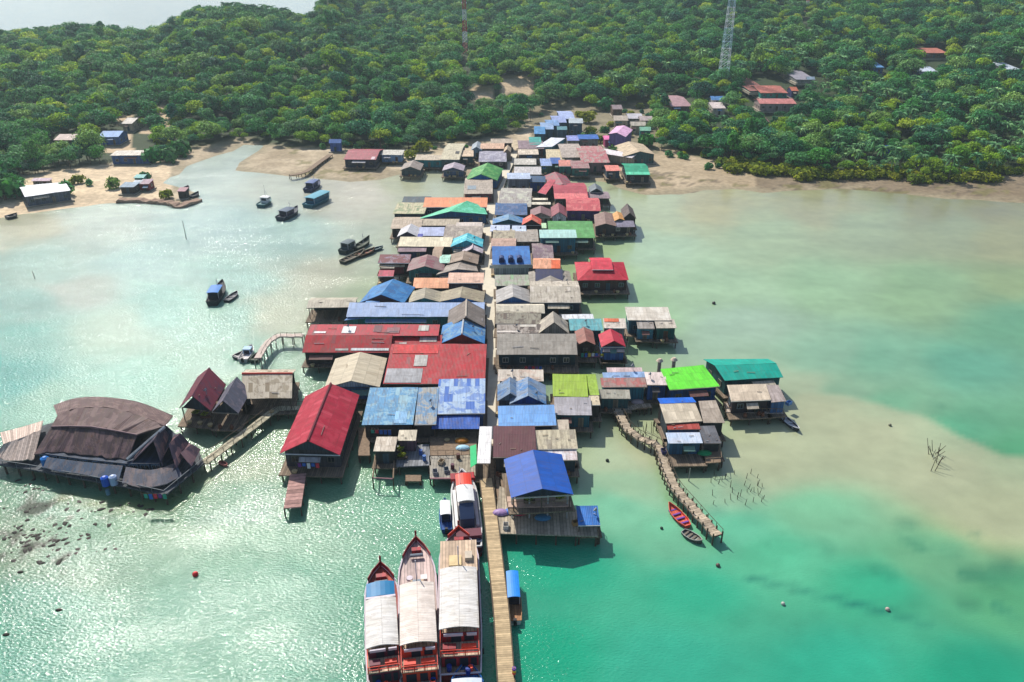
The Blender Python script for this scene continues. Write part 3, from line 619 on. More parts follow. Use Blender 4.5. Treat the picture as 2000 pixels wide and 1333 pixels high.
    u0, u1, v0, v1 = ix / wd, 1 - ix / wd, iy0 / dp, 1 - iy1 / dp
    W = [ins_(u0, v0), ins_(u1, v0), ins_(u1, v1), ins_(u0, v1)]
    def zroof(u, v):
        if kind == 'X': return dz * (v / rd if v < rd else (1 - v) / (1 - rd))
        if kind == 'Y': return dz * (1 - abs(2 * u - 1))
        if kind == 'S': return dz * v
        return 0
    wm = paint(wc, .7, .22, .9, 'wall_boards', planks=1.6); wtop = ze_ - .12
    if open_:
        g = MB()
        bq = [W[3] + Vector((0, -.2, 0)), W[2] + Vector((0, -.2, 0)), W[2], W[3]]; g.prism(bq, zd_, wtop + (zroof(.5, v1) if kind != 'Y' else 0)); g.build('back_wall', wm, root)
        n = max(2, int(wd / 3.2) + 1)
        for i in range(n):
            p = W[0].lerp(W[1], i / (n - 1)); gg = MB(); gg.bar((p.x, p.y, zd_), (p.x, p.y, wtop + zroof(.5, v0) * (kind != 'Y')), .09, 5); gg.build('post', PILE, root)
        if dp > 4:
            for u in (u0, u1):
                p = ins_(u, .55); gg = MB(); gg.bar((p.x, p.y, zd_), (p.x, p.y, wtop), .09, 5); gg.build('post', PILE, root)
        if kind == 'Y':
            g = MB(); a, b_ = W[0].copy(), W[1].copy(); a.z = b_.z = wtop - .2; c_ = (a + b_) / 2 + Vector((0, 0, dz * (u1 - u0) + .1)); t_ = Vector((0, .15, 0))
            g.poly([a, b_, c_]); g.poly([a + t_, c_ + t_, b_ + t_]); g.poly([a, a + t_, b_ + t_, b_]); g.poly([b_, b_ + t_, c_ + t_, c_]); g.poly([c_, c_ + t_, a + t_, a]); g.build('gable', paint(gc or wc, .7, .2, 1, 'gable_boards', planks=2), root)
    else:
        g = MB(); acc = 0; hs = [zroof(u0, v0), zroof(u1, v0), zroof(u1, v1), zroof(u0, v1)]
        if kind == 'Y': hs = [0, 0, 0, 0]
        if kind == 'X': hs = [min(h, zroof(u0, v0)) for h in hs]
        for i in range(4):
            j = (i + 1) % 4; a, b_ = W[i], W[j]; Ls = (b_ - a).length
            g.poly([(a.x, a.y, zd_), (b_.x, b_.y, zd_), (b_.x, b_.y, wtop + hs[j]), (a.x, a.y, wtop + hs[i])], [(acc, 0), (acc + Ls, 0), (acc + Ls, 3), (acc, 3)]); acc += Ls
        g.build('wall', wm, root)
        if kind in 'XY':
            pr = ((0, 1), (3, 2)) if kind == 'Y' else ((0, 3), (1, 2))
            for (i, j) in pr:
                g = MB()
                a = Vector((W[i].x, W[i].y, wtop + hs[i] - .02)); b_ = Vector((W[j].x, W[j].y, wtop + hs[j] - .02))
                if kind == 'Y': c_ = (a + b_) / 2; c_.z = wtop + dz * (1 - ix / wd * 2) - .02
                else: c_ = a.lerp(b_, max(.1, min(.9, (rd - v0) / (v1 - v0)))); c_.z = wtop + dz - .08
                g.poly([a, b_, c_], [(0, 0), ((b_ - a).length, 0), ((b_ - a).length / 2, dz)])
                g.build('gable', paint(gc or wc, .7, .2, 1, 'gable_boards', planks=2), root)
        ww = (W[1] - W[0]).length; n = int(ww / 3.0); d_ = (W[1] - W[0]).normalized(); ang = atan2(d_.y, d_.x); fw, pw = winmesh(fr or rng.choice([C(150, 145, 132), C(96, 90, 82), C(120, 140, 150), C(190, 186, 175), C(80, 110, 120)]))
        if win and n >= 1 and ze_ - zd_ > 2.2:
            for i in range(n):
                p = W[0].lerp(W[1], (i + .5 + rng.uniform(-.08, .08)) / n)
                if i == n // 2: share('door', doormesh(rng.choice([C(90, 60, 45), C(60, 80, 95), C(120, 110, 95), C(50, 70, 60)])), root, (p.x, p.y, zd_), None, ang)
                else:
                    wo = share('window', fw, root, (p.x, p.y, zd_ + 1.55), (1, 1, .95), ang); share('pane', pw, wo, (0, 0, 0))
            side = (1, 2) if cen.x < 0 else (3, 0); a, b_ = W[side[0]], W[side[1]]; Ls = (b_ - a).length; m_ = int(Ls / 3.4); d2 = (b_ - a).normalized(); an2 = atan2(d2.y, d2.x)
            for i in range(min(m_, 5)):
                p = a.lerp(b_, (i + .5) / m_); wo = share('window', fw, root, (p.x, p.y, zd_ + 1.55), None, an2); share('pane', pw, wo, (0, 0, 0))
    # deck and stilts
    e0, e1 = -.35 / wd, 1 + .35 / wd; DF_ = -dfront / dp
    Dq = [ins_(e0, DF_), ins_(e1, DF_), ins_(e1, 1), ins_(e0, 1)]
    g = MB(); g.prism([(p.x, p.y) for p in Dq], zd_ - .22 if not land else -.8, zd_ - .01); g.build('deck' if not land else 'floor_slab', deck or (PLANK if not land else CONC), root)
    if not land and not nost:
        n = max(2, min(7, int(wd / 2.8) + 1))
        for i in range(n):
            p = Dq[0].lerp(Dq[1], (i + .15) / (n - .7)); share('stilt', STILT, root, (p.x + rng.uniform(-.1, .1), p.y + .25, zd_ - 1.2), (1, 1, 1.05))
        k = max(1, min(4, int(dp / 3.2)))
        for i in range(1, k + 1):
            for s_ in (0, 1):
                p = Dq[s_].lerp(Dq[3 - s_], i / k * .97); share('stilt', STILT, root, (p.x + (.2, -.2)[s_], p.y, zd_ - 1.2), (1, 1, 1.05))
    if wd < 16 and not isinstance(pts[0], tuple): root.rotation_euler.z = rng.uniform(-.045, .045)
    if FL.y + off.y < 215 and not nost and kind != 'H':      # things fixed on the roofs: battens, a dish
        for _ in range(rng.randint(0, 3)):
            s = sl[0] if kind != 'Y' else sl[rng.randint(0, 1)]; A, B, C_, D = [Vector(p) for p in s]; f = lambda u, v: (A * (1 - u) + B * u) * (1 - v) + (D * (1 - u) + C_ * u) * v + Vector((0, 0, .12))
            u, v = rng.uniform(.1, .8), rng.uniform(.1, .8); g = MB(); g.bar(f(u, v), f(min(.97, u + rng.uniform(.02, .16)), min(.97, v + rng.uniform(-.04, .06))), .05, 4); g.build('roof_batten', paint(rng.choice([C(170, 150, 125), C(140, 130, 120), C(190, 190, 195)]), .8, .2, 1, 'batten'), root)
        if rng.random() < .14:
            s = sl[-1]; A, B, C_, D = [Vector(p) for p in s]; p = A * .5 + D * .5; p = p.lerp(B * .5 + C_ * .5, rng.uniform(.1, .9)); g = MB(); g.bar(p, p + Vector((0, 0, .9)), .05, 5); g.bar(p + Vector((0, 0, .9)), p + Vector((-.25, .1, 1.1)), .2, 10, 0, .36); g.build('satellite_dish', paint(C(150, 152, 158), .5, .1, 1, 'dish_grey'), root)
    if not land and not nost and dfront < 3 and wd > 4:
        for _ in range(rng.randint(0, 3)): q_ = ins_(rng.uniform(.02, .98), -dfront / dp * rng.uniform(.2, .75)); POR.append((q_.x + off.x, q_.y + off.y, zd, rng.random()))
    # fascia boards and small lean-to awnings
    if rng.random() < .55 and not land:
        g = MB(); a, b_ = FL + Vector((0, -.03, -.1)), FR + Vector((0, -.03, -.1)); g.bar(a, b_, .1, 4); g.build('fascia', paint(rng.choice([C(205, 200, 190), C(150, 140, 128), C(90, 84, 80), C(210, 212, 218)]), .7, .2, 1, 'fascia_board'), root)
    if rng.random() < .5 and wd > 3.5 and not nost and not open_ and ze_ - zd_ > 2.4:
        u_a = rng.uniform(.05, .5); u_b = u_a + rng.uniform(.25, .45); a, b_ = FL.lerp(FR, u_a), FL.lerp(FR, u_b); dn = (FL - BL).normalized() * rng.uniform(.8, 1.5); g = MB()
        h0 = Vector((0, 0, -.55)); h1 = Vector((0, 0, -1.05)); slab(g, [a + dn + h1, b_ + dn + h1, b_ + h0, a + h0], .05, .03, rng)
        g.build('awning', roofing(rng.choice([C(150, 150, 155), C(190, 180, 160), C(60, 110, 150), C(120, 80, 75), C(90, 130, 120), C(70, 70, 74)]), None, 0, .5), root)
    return root
# colours as seen
RED, DRED, BLU, RBL, LBL, PBL = C(184, 16, 38), C(140, 40, 58), C(50, 118, 190), C(28, 84, 190), C(105, 160, 218), C(160, 185, 222)
GRY, LGR, BEI, CRE, TAN, BRN = C(165, 158, 146), C(188, 184, 176), C(196, 180, 156), C(226, 214, 186), C(190, 160, 130), C(112, 88, 78)
ORG, PEA, PNK, TEA, CYA, GRN = C(238, 152, 106), C(228, 178, 150), C(205, 110, 118), C(30, 165, 145), C(40, 165, 195), C(60, 140, 60)
LIM, YGR, MNT, LIL, WHT, MAR = C(110, 232, 60), C(160, 190, 62), C(175, 222, 200), C(175, 168, 190), C(232, 232, 230), C(96, 58, 66)
wBL, wTE, wDK, wWH, wBR, wGR, wRD, wBE, wNV = C(50, 100, 165), C(40, 125, 125), C(62, 58, 56), C(205, 210, 210), C(110, 85, 68), C(135, 135, 130), C(130, 48, 55), C(185, 172, 148), C(40, 55, 95)
# ================================================================ the village, near to far
# --- left side of the walkway
H('X', (590, 762, 689, 655), 'long red roofed hall with white peeled patches, next to the beige hipped house', RED, wDK, 4.6, 1.9, patches=[(.37, .1, .52, .22, LGR), (.55, .1, .98, .24, WHT)], alt=C(150, 60, 66), amt=.35, win=0, name='stilt_hall', cat='hall')
H('S', (598, 856, 656, 634), 'rear strip of faded red roof with white scraps behind the long red hall', C(192, 44, 62), wDK, 6.3, .5, patches=[(.05, .2, .14, .35, WHT), (.26, .2, .36, .8, WHT), (.5, .3, .56, .9, C(120, 70, 80)), (.6, .2, .7, .7, C(140, 90, 95)), (.84, .4, .92, .9, LGR)], alt=C(150, 70, 76), amt=.3, name='stilt_hall', cat='hall', win=0, zd=3)
H('S', (758, 862, 676, 655), 'short red roof with a pale grey panel left of the blue gable', RED, wDK, 5.0, .9, patches=[(.58, .35, .9, .98, LGR), (.2, .05, .34, .3, LGR)], alt=C(150, 60, 66), amt=.3, win=0)
H('X', (748, 948, 750, 672), 'big patched red roofed hall touching the walkway with a corrugated grey corner', RED, wDK, 4.7, 2.0, patches=[(.01, .02, .37, .36, C(165, 165, 168)), (.27, .42, .40, .7, C(188, 184, 178)), (.03, .74, .5, .97, C(205, 32, 38))], alt=C(160, 80, 84), amt=.22, back=.25, win=0, name='stilt_hall', cat='hall')
H('Y', (632, 740, 757, 688), 'beige two slope roof with blue white front wall between the red halls', C(205, 192, 166), wBL, 4.6, 1.5, gc=C(190, 200, 215), alt=C(190, 176, 150), amt=.2, stain=.25, fr=WHT)
H('Y', [(546, 886), (664, 889), (702, 772), (596, 775)], 'long dark red gabled boathouse on stilts with a plank jetty in front', C(176, 34, 58), C(70, 70, 78), 5.2, 2.7, gc=C(55, 72, 88), stain=.18, cap=C(110, 24, 40), dfront=1.3, porch=1.4, name='boathouse', cat='boathouse', rough=.45)
H('S', (706, 806, 830, 757), 'wide patchwork sky blue sheet roof on the left waterfront', C(96, 158, 200), wDK, 4.6, 1.6, alt=C(150, 190, 205), amt=.5, patches=[(.62, .03, .86, .34, C(130, 178, 215))], win=1)
H('S', (808, 850, 829, 757), 'narrow faded blue grey sheet roof beside the patchwork blue roof', C(110, 152, 188), wDK, 4.8, 1.5, alt=C(165, 165, 160), amt=.8, win=0)
H('S', (850, 946, 808, 740), 'pale roof with royal blue paint flaking off next to the walkway', C(172, 196, 222), wBL, 5.0, 1.5, alt=C(70, 116, 196), amt=.42, stain=.1, win=0)
H('S', (843, 936, 838, 812), 'low royal blue lean-to roof below the flaking blue roof', C(24, 88, 178), wDK, 3.9, .7, open_=True)
H('Y', (858, 947, 672, 618), 'bright blue gable roof with white ridge in front of the grey gable', C(60, 132, 196), C(115, 50, 48), 5.0, 2.3, gc=C(110, 48, 44), cap=C(190, 195, 200), alt=C(120, 160, 185), amt=.5)
H('Y', (872, 948, 640, 586), 'steep grey brown gable roof rising behind the blue gable', C(132, 122, 114), C(120, 105, 88), 5.4, 2.6, cap=C(195, 182, 165))
H('X', (676, 946, 619, 591), 'very long pale blue roof with a teal colonnade wall', C(168, 190, 226), C(32, 125, 130), 4.8, 1.4, alt=C(150, 175, 215), amt=.4, stain=.2, name='stilt_hall', cat='hall', back=.6)
H('S', [(672, 626), (712, 622), (742, 588), (716, 588)], 'slanting sky blue wing at the left end of the pale blue hall', C(110, 160, 215), wTE, 4.2, 1.2, alt=C(60, 120, 190), amt=.4, win=0)
H('Y', (702, 790, 592, 545), 'broad medium blue gable roof near the left waterfront', C(52, 124, 186), C(70, 48, 60), 4.8, 2.2, gc=C(62, 40, 52), alt=C(80, 150, 205), amt=.4, sk=1.5)
H('X', (598, 692, 601, 586), 'flat grey roofed boat shed with green netting at the far left end of its row', C(190, 182, 162), C(35, 70, 66), 4.6, .7, open_=True, dfront=1.5, name='boat_shed', cat='shed')
H('S', (806, 876, 563, 543), 'left peach orange roof, brighter than its right neighbour', C(240, 168, 124), wDK, 4.6, 1.1, stain=.15, win=0)
H('S', (874, 948, 553, 533), 'raised pinkish peach roof with a dark shadowed edge by the walkway', C(226, 184, 160), C(90, 50, 62), 5.6, .8, stain=.15, win=0)
H('Y', (797, 860, 591, 562), 'weathered grey brown roof left below the peach roofs', C(168, 160, 140), wTE, 4.4, 1.2, alt=C(190, 180, 150), amt=.5)
H('Y', (856, 950, 591, 560), 'wide weathered brown roof with bright blue front under the pinkish peach roof', C(160, 148, 124), C(30, 120, 190), 4.4, 1.4, gc=C(30, 122, 192), alt=C(180, 170, 140), amt=.5)
H('S', (738, 800, 514, 497), 'dark red roof with a cream balcony strip at the left of its row', C(122, 52, 62), C(60, 40, 44), 4.8, .9, alt=C(150, 140, 160), amt=.4)
H('S', (740, 790, 521, 513), 'thin cream awning in front of the dark red roof', C(236, 208, 170), wRD, 4.0, .3, win=0)
H('S', (738, 768, 540, 528), 'tiny red roof at the left edge above the broad blue gable', C(190, 70, 90), wDK, 3.6, .5, win=0)
H('Y', (794, 866, 530, 497), 'dusty maroon grey roof with teal painted gable wall', C(150, 122, 120), C(38, 105, 110), 4.6, 1.4, gc=C(40, 115, 118), alt=C(140, 80, 90), amt=.5)
H('X', (843, 862, 505, 488), 'little square tan roof above the mint panel roof', C(176, 150, 125), wBR, 5.2, .8, win=0)
H('S', (857, 878, 514, 498), 'small mint green panel roof in the left block', MNT, wDK, 5.0, .5, win=0)
H('Y', (874, 934, 516, 490), 'brown rounded roof behind the mint green panel', C(150, 130, 112), wBR, 4.8, 1.2)
H('Y', [(852, 537), (934, 530), (926, 508), (880, 512)], 'warped grey roof with faded blue gable front near the walkway', C(164, 152, 140), C(80, 100, 130), 4.4, 1.1, gc=C(85, 108, 145))
H('S', (777, 882, 482, 463), 'long cream roof above a mauve lower strip', C(228, 216, 184), wDK, 4.8, 1.0, stain=.12, win=0)
H('S', (776, 832, 492, 482), 'mauve lower roof strip beneath the long cream roof', C(140, 112, 122), wNV, 4.2, .4)
H('Y', (880, 948, 483, 455), 'two tone cyan gable roof touching the walkway', C(64, 188, 208), C(60, 165, 185), 5.0, 2.0, gc=C(70, 175, 190), alt=C(150, 228, 226), amt=.35, stain=.1)
H('Y', (902, 946, 495, 472), 'small dark front gable with pink white trim before the cyan gable', C(200, 186, 192), C(50, 60, 76), 4.6, 1.3, gc=C(45, 60, 80), cap=C(215, 195, 200))
H('Y', (776, 818, 463, 437), 'crumpled white grey tarpaulin roof at the left of its row', C(208, 206, 208), C(70, 60, 85), 4.6, 1.6, stain=.15)
H('S', (816, 866, 461, 444), 'pale periwinkle roof with a royal blue corner', C(178, 186, 218), wDK, 4.8, .8, patches=[(0, -.2, .2, .2, C(45, 60, 160))], stain=.1, win=0)
H('X', (866, 946, 466, 445), 'worn grey brown roof behind the cyan gable', C(160, 148, 138), wBR, 4.5, 1.0, alt=C(190, 178, 160), amt=.5)
H('X', (890, 946, 446, 436), 'thin cream white roof strip beside the walkway above the worn grey brown one', C(222, 208, 196), wBR, 4.8, .7, stain=.2)
H('X', (762, 822, 447, 430), 'sand coloured roof at the left edge behind the crumpled white one', C(190, 172, 150), wDK, 4.5, .9)
H('S', (818, 896, 441, 428), 'flat tan grey roof under the mint green gable', C(184, 170, 146), wDK, 4.6, .6, win=0)
H('Y', [(806, 431), (952, 419), (945, 404), (880, 404)], 'wide mint green gable roof with long left slope and blue front', C(92, 200, 152), C(40, 95, 140), 4.6, 2.0, gc=C(38, 92, 140), alt=C(130, 225, 195), amt=.5, stain=.08)
H('S', (826, 954, 405, 386), 'long bright orange roof in the left block', C(240, 150, 104), C(30, 75, 90), 5.0, 1.1, stain=.15, alt=C(225, 165, 120), amt=.25)
H('S', (785, 840, 396, 384), 'dark slate roof with mint rim left of the orange roof', C(62, 82, 92), wDK, 5.2, .6, win=0)
H('S', (768, 830, 418, 396), 'cream and olive flat roof left below the orange roof', C(205, 196, 158), C(40, 60, 70), 4.4, .9, alt=C(130, 150, 110), amt=.5)
H('X', (904, 972, 379, 358), 'long greyish tan roof with maroon left wall by the walkway', C(182, 168, 152), C(128, 72, 80), 4.6, .9, patches=[(.12, .4, .42, .75, C(150, 165, 175))])
H('Y', (908, 986, 353, 318), 'vivid green gable roof with bright blue arched front', C(62, 150, 72), C(25, 105, 165), 4.6, 2.4, gc=C(22, 110, 175), alt=C(150, 210, 120), amt=.3, sk=2.0)
H('X', (934, 1000, 316, 301), 'mauve grey roofs left of the walkway below the tan roofs', C(150, 146, 165), wDK, 4.4, .9, alt=C(190, 186, 196), amt=.5)
H('X', (938, 985, 291, 281), 'pale terracotta roof at the far left head of the walkway', C(222, 180, 150), wBR, 5.2, 1.0)
H('Y', (984, 1006, 298, 283), 'small tan gate house roof at the end of the walkway', C(205, 180, 150), C(170, 140, 120), 5.0, 1.4)
H('X', (958, 1020, 280, 272), 'dusty beige roof behind the gate house', C(190, 172, 152), wBR, 5.4, .8)
H('Y', (920, 942, 294, 276), 'little grey blue gable with maroon rear slope at the forest edge', C(160, 172, 180), C(140, 165, 180), 4.8, 1.5)
H('X', (672, 736, 312, 294), 'red roofed stilt house on the mud bank left of the village', C(165, 68, 82), C(48, 52, 70), 4.8, 1.6, patches=[(.84, 0, .95, .3, C(220, 190, 195))], dfront=1.2)
H('S', (743, 786, 303, 293), 'off white flat roofed hut with pale blue wall on the mud bank', C(205, 200, 186), C(130, 165, 205), 4.6, .5)
H('S', (810, 866, 313, 303), 'long beige roof with turquoise wall at the back of the bay', C(200, 184, 160), C(30, 130, 135), 4.6, .7)
H('Y', (782, 822, 333, 313), 'grey brown gable hut at the water edge left of the turquoise wall', C(158, 146, 136), C(70, 85, 88), 3.8, 1.5)
H('X', (862, 900, 312, 290), 'tall beige roof with a dark vent right of the turquoise walled house', C(202, 192, 162), C(70, 95, 100), 5.0, 1.2, patches=[(.68, .5, .88, .72, C(50, 50, 52))])
H('S', (895, 924, 306, 294), 'small pinkish cream roof with dark green wall', C(218, 192, 162), C(30, 75, 75), 4.8, .6)
H('Y', (864, 906, 334, 317), 'lilac grey roofed shack with slate blue side standing in the shallows', C(172, 160, 172), C(72, 90, 120), 4.0, 1.3)
# --- right side of the walkway
H('S', (1044, 1128, 877, 840), 'stained beige sheet roof right of the dark maroon roof', C(212, 200, 170), wBR, 5.0, .9, alt=C(170, 160, 140), amt=.4, win=0)
H('S', (1058, 1128, 899, 878), 'white pink low roof beneath the stained beige one', C(225, 208, 206), C(60, 70, 80), 4.4, .4, alt=C(235, 235, 240), amt=.4)
H('S', (962, 1048, 893, 832), 'plain dark maroon flat roof beside the pier head', C(100, 62, 68), wDK, 5.4, .7, stain=.1, alt=C(108, 68, 72), amt=.1, win=0, rough=.6)
H('S', (1078, 1112, 842, 820), 'small scrappy cream shed roof between the light blue and beige roofs', C(205, 190, 170), wDK, 4.2, .5)
H('S', (972, 1086, 832, 792), 'flat light sky blue roof right of the walkway', C(118, 172, 232), wNV, 5.0, .9, stain=.05, alt=C(112, 165, 225), amt=.1, win=0)
H('S', (1084, 1157, 811, 776), 'grey lilac sheet roof below the yellow green roof', C(172, 168, 172), C(35, 95, 110), 4.6, .8, stain=.25)
H('S', (1081, 1150, 775, 731), 'yellow green corrugated roof right of the walkway', YGR, wBR, 5.2, 1.0, stain=.15, alt=C(150, 180, 70), amt=.2, win=0)
H('S', (1151, 1170, 772, 731), 'narrow yellow green side roof', C(156, 188, 66), wBR, 5.0, 1.0, stain=.15, win=0)
H('S', (1150, 1172, 791, 773), 'small cream sheet roof at the corner of the yellow green one', C(212, 196, 166), wDK, 4.6, .4, win=0)
H('Y', (996, 1068, 790, 736), 'faded blue grey gable with royal blue front by the light blue roof', C(140, 162, 188), C(30, 80, 150), 4.6, 1.9, gc=C(28, 84, 165), alt=C(70, 125, 180), amt=.6)
H('Y', (968, 1022, 784, 736), 'smaller faded blue gable squeezed beside the walkway', C(128, 152, 178), C(60, 75, 95), 4.3, 1.8, gc=C(110, 130, 150), alt=C(60, 120, 180), amt=.5)
H('S', (972, 1062, 745, 722), 'cream white roof with rust marks behind the twin blue gables', C(218, 206, 190), wDK, 4.8, .6, alt=C(190, 140, 120), amt=.25, win=0)
H('X', (970, 1128, 693, 652), 'long weathered grey asbestos roof over a dark shop front', C(168, 160, 148), C(38, 62, 70), 5.0, 2.0, stain=.3, dfront=2.2, back=.4, zd=1.9, name='stilt_shop', cat='shop')
H('X', (968, 1058, 633, 612), 'crusted grey roof between the long grey roof and the cream strip', C(158, 152, 134), wDK, 4.7, 1.0, alt=C(110, 100, 90), amt=.6, stain=.6)
H('S', (970, 1062, 652, 634), 'jumbled grey and white scrap roof behind the long grey roof', C(170, 160, 150), wDK, 4.5, .5, alt=C(95, 85, 80), amt=.9, patches=[(.0, .1, .45, .3, C(215, 205, 195)), (.5, .7, .85, .95, C(212, 205, 192))], stain=.6, win=0)
H('X', (968, 1064, 612, 597), 'long cream roof strip right below the blue fronted grey gable', C(214, 204, 182), wDK, 5.0, .8, stain=.2)
H('Y', (1052, 1112, 652, 608), 'steep pale grey gable peak between the scrap roof and the teal roof', C(178, 168, 154), wGR, 4.5, 2.8, alt=C(205, 195, 175), amt=.5)
H('S', (1113, 1178, 646, 623), 'faded teal roof with a white strip behind it', C(96, 172, 180), C(50, 85, 90), 4.8, .7, alt=C(120, 185, 188), amt=.5)
H('S', (1098, 1160, 624, 614), 'thin white sheet strip behind the teal roof', C(230, 232, 236), wDK, 4.7, .3, win=0)
H('Y', [(1128, 674), (1163, 674), (1158, 646), (1122, 648)], 'small rust brown roofed hut with a flower deck', C(158, 104, 92), C(70, 55, 48), 4.6, 1.0, dfront=2.2)
H('Y', (1174, 1222, 678, 642), 'small crimson gabled hut with a white awning', C(188, 34, 60), C(40, 90, 150), 4.6, 1.5, gc=C(110, 55, 50), dfront=1.6, stain=.1)
H('S', (1178, 1220, 688, 681), 'white awning in front of the crimson hut', C(222, 200, 190), wBL, 3.7, .3, nost=True, win=0)
H('S', (1180, 1224, 641, 622), 'pinkish white roof with an orange streak behind the crimson hut', C(222, 210, 196), wGR, 4.8, .7, patches=[(.05, .6, .7, .95, C(220, 110, 70))], win=0)
H('S', (1226, 1312, 626, 600), 'large off white roof over the water on the right', C(216, 206, 190), C(45, 95, 115), 5.2, .8, alt=C(235, 228, 215), amt=.4, stain=.15)
H('S', (1282, 1322, 641, 624), 'front extension roof of the off white house with a dark green wall', C(196, 186, 170), C(25, 92, 88), 4.7, .5, dfront=1.2)
H('S', (1246, 1279, 642, 626), 'small dull grey roof below the large off white one', C(158, 150, 142), C(70, 140, 165), 4.5, .5)
H('Y', (968, 1036, 592, 555), 'pale grey gable with a mid blue front by the walkway', C(176, 172, 168), C(45, 100, 165), 4.6, 1.7, gc=C(50, 108, 175))
H('X', (1036, 1136, 591, 560), 'wide light grey roof with a dark blue windowed wall', C(192, 182, 164), C(30, 50, 72), 4.8, 1.3, dfront=1.4, fr=C(120, 150, 165), alt=C(215, 205, 190), amt=.3)
H('S', (966, 1034, 558, 537), 'greenish grey sheet roof below the arched blue building', C(176, 172, 158), wDK, 4.8, .8, alt=C(150, 185, 140), amt=.4, win=0)
az = H('S', (957, 1036, 517, 481), 'solid azure roof with three dark arched dormers', C(34, 112, 188), C(170, 180, 180), 4.8, 1.9, stain=.12, alt=C(50, 130, 205), amt=.25, win=0)
for a in (979, 997, 1014):
    p = P(a, 513, 5.0) - az.location; g = MB(); g.box(-.75, .75, -.1, 1.4, -.5, .75); g.bar((0, -.1, .75), (0, 1.9, .75), .75, 12); g.build('arch_opening', paint(C(20, 50, 110), .5, .15, 1, 'arch_shade_paint'), az, False, (p.x, p.y, p.z))  # solid arches coloured dark for the shade inside the arch openings
p = P(997, 521, 4.0) - az.location; g = MB(); g.box(-5.8, 5.8, -.1, .1, -.45, .45); g.build('parapet', paint(C(200, 208, 204), .6, .2, 1, 'parapet_paint'), az, False, (p.x, p.y, p.z))
H('X', (1042, 1096, 525, 508), 'orange roofed house with a bright orange right third', C(232, 164, 126), C(40, 50, 90), 5.6, 1.0, patches=[(.66, 0, .99, .98, C(238, 106, 56))], zd=2.2)
H('S', (1046, 1100, 549, 526), 'dark navy sloping roof below the orange one', C(36, 42, 84), wDK, 4.4, 1.2, stain=.1, alt=C(40, 48, 90), amt=.1, win=0)
H('Y', (1034, 1118, 556, 524), 'grey gabled roof flanks showing around the navy slope', C(156, 148, 136), wGR, 4.0, 1.0, win=0)
H('H', [(1128, 548), (1228, 547), (1218, 512), (1122, 512)], 'crimson hipped roof house with white balcony standing over the water', C(196, 34, 58), C(74, 52, 48), 4.8, 2.4, dfront=1.8, stain=.1, name='stilt_house')
H('X', (1156, 1198, 527, 509), 'raised square crimson top roof of the balcony house', C(214, 48, 72), C(60, 60, 58), 6.4, .9, stain=.05, zd=4.6, nost=True, win=0)
H('X', (1040, 1082, 506, 484), 'dull purple brown roof right of the azure roof', C(128, 104, 116), wBR, 4.4, 1.0, alt=C(170, 155, 150), amt=.4)
H('S', (1054, 1127, 465, 449), 'pale mint white roof of a blue walled house on the right', C(186, 226, 216), C(30, 100, 125), 6.2, .8, stain=.05, alt=C(175, 220, 215), amt=.2, dfront=1.6, zd=1.6)
H('S', (1072, 1163, 465, 432), 'mid green corrugated roof behind the mint white one', C(88, 156, 84), C(30, 50, 44), 4.8, 1.2, stain=.15)
H('Y', [(1162, 443), (1204, 442), (1200, 418), (1160, 420)], 'rusty brown roof at the right waterfront beside the green roof', C(146, 118, 108), C(60, 52, 56), 4.6, .9)
H('X', (1196, 1240, 444, 432), 'mauve grey roof of the broken pier house at the right end', C(140, 134, 152), C(45, 40, 44), 4.0, .9, dfront=1.5)
H('Y', [(1200, 432), (1220, 430), (1214, 416), (1196, 418)], 'amber orange roof piece on the broken pier house', C(220, 160, 90), C(110, 80, 60), 5.0, .7)
H('Y', [(1216, 428), (1243, 428), (1236, 408), (1212, 410)], 'peaked dark brown roof at the outer corner of the broken pier house', C(104, 92, 88), C(60, 50, 48), 4.8, 2.0)
H('S', (957, 996, 452, 440), 'left pale lilac white roof close to the walkway', C(196, 204, 228), wDK, 4.7, .5, stain=.08, win=0)
H('S', (1000, 1028, 453, 441), 'right pale lilac white roof, shorter than the left one', C(194, 206, 226), C(60, 90, 120), 4.7, .5, stain=.08, win=0)
H('X', (962, 1006, 470, 454), 'beige scrap roof by the walkway under the lilac roofs', C(190, 178, 150), wBR, 4.5, .7, alt=C(130, 120, 108), amt=.5)
H('X', (1006, 1052, 472, 455), 'grey brown roof left of the mint white roof', C(172, 162, 150), wBR, 4.4, .8)
H('X', (958, 1008, 483, 471), 'pinkish brown roof just above the azure roof', C(190, 156, 138), wBR, 4.8, .5, stain=.3)
H('Y', (958, 1026, 438, 418), 'pale blue and azure gable roof right of the walkway', C(120, 160, 190), C(30, 90, 120), 4.6, 1.5, gc=C(40, 100, 110), alt=C(40, 120, 185), amt=.6)
H('X', (964, 1030, 420, 402), 'deep blue painted roof with teal wall behind the pale blue gable', C(40, 92, 145), C(28, 96, 125), 4.6, 1.0, alt=C(100, 120, 160), amt=.5)
H('Y', (1020, 1058, 440, 418), 'small vermilion and salmon pyramid roof', C(224, 92, 74), C(70, 40, 45), 4.8, 1.8, gc=C(60, 40, 50), alt=C(244, 160, 130), amt=.3, stain=.05)
H('S', (1058, 1068, 446, 436), 'tiny pale green shelter roof beside the vermilion roof', C(190, 225, 180), wTE, 4.6, .3, win=0)
H('X', (962, 1040, 404, 378), 'grey lilac patched roof at the bend of the walkway', C(172, 164, 158), wBR, 4.6, 1.3, alt=C(200, 200, 180), amt=.5)
H('S', (1040, 1070, 391, 387), 'upper thin cream strip roof right of the grey lilac roof', C(238, 226, 200), wDK, 4.8, .3, win=0)
H('S', (1036, 1076, 400, 395), 'lower thin cream strip roof', C(232, 224, 200), wDK, 4.6, .3, win=0)
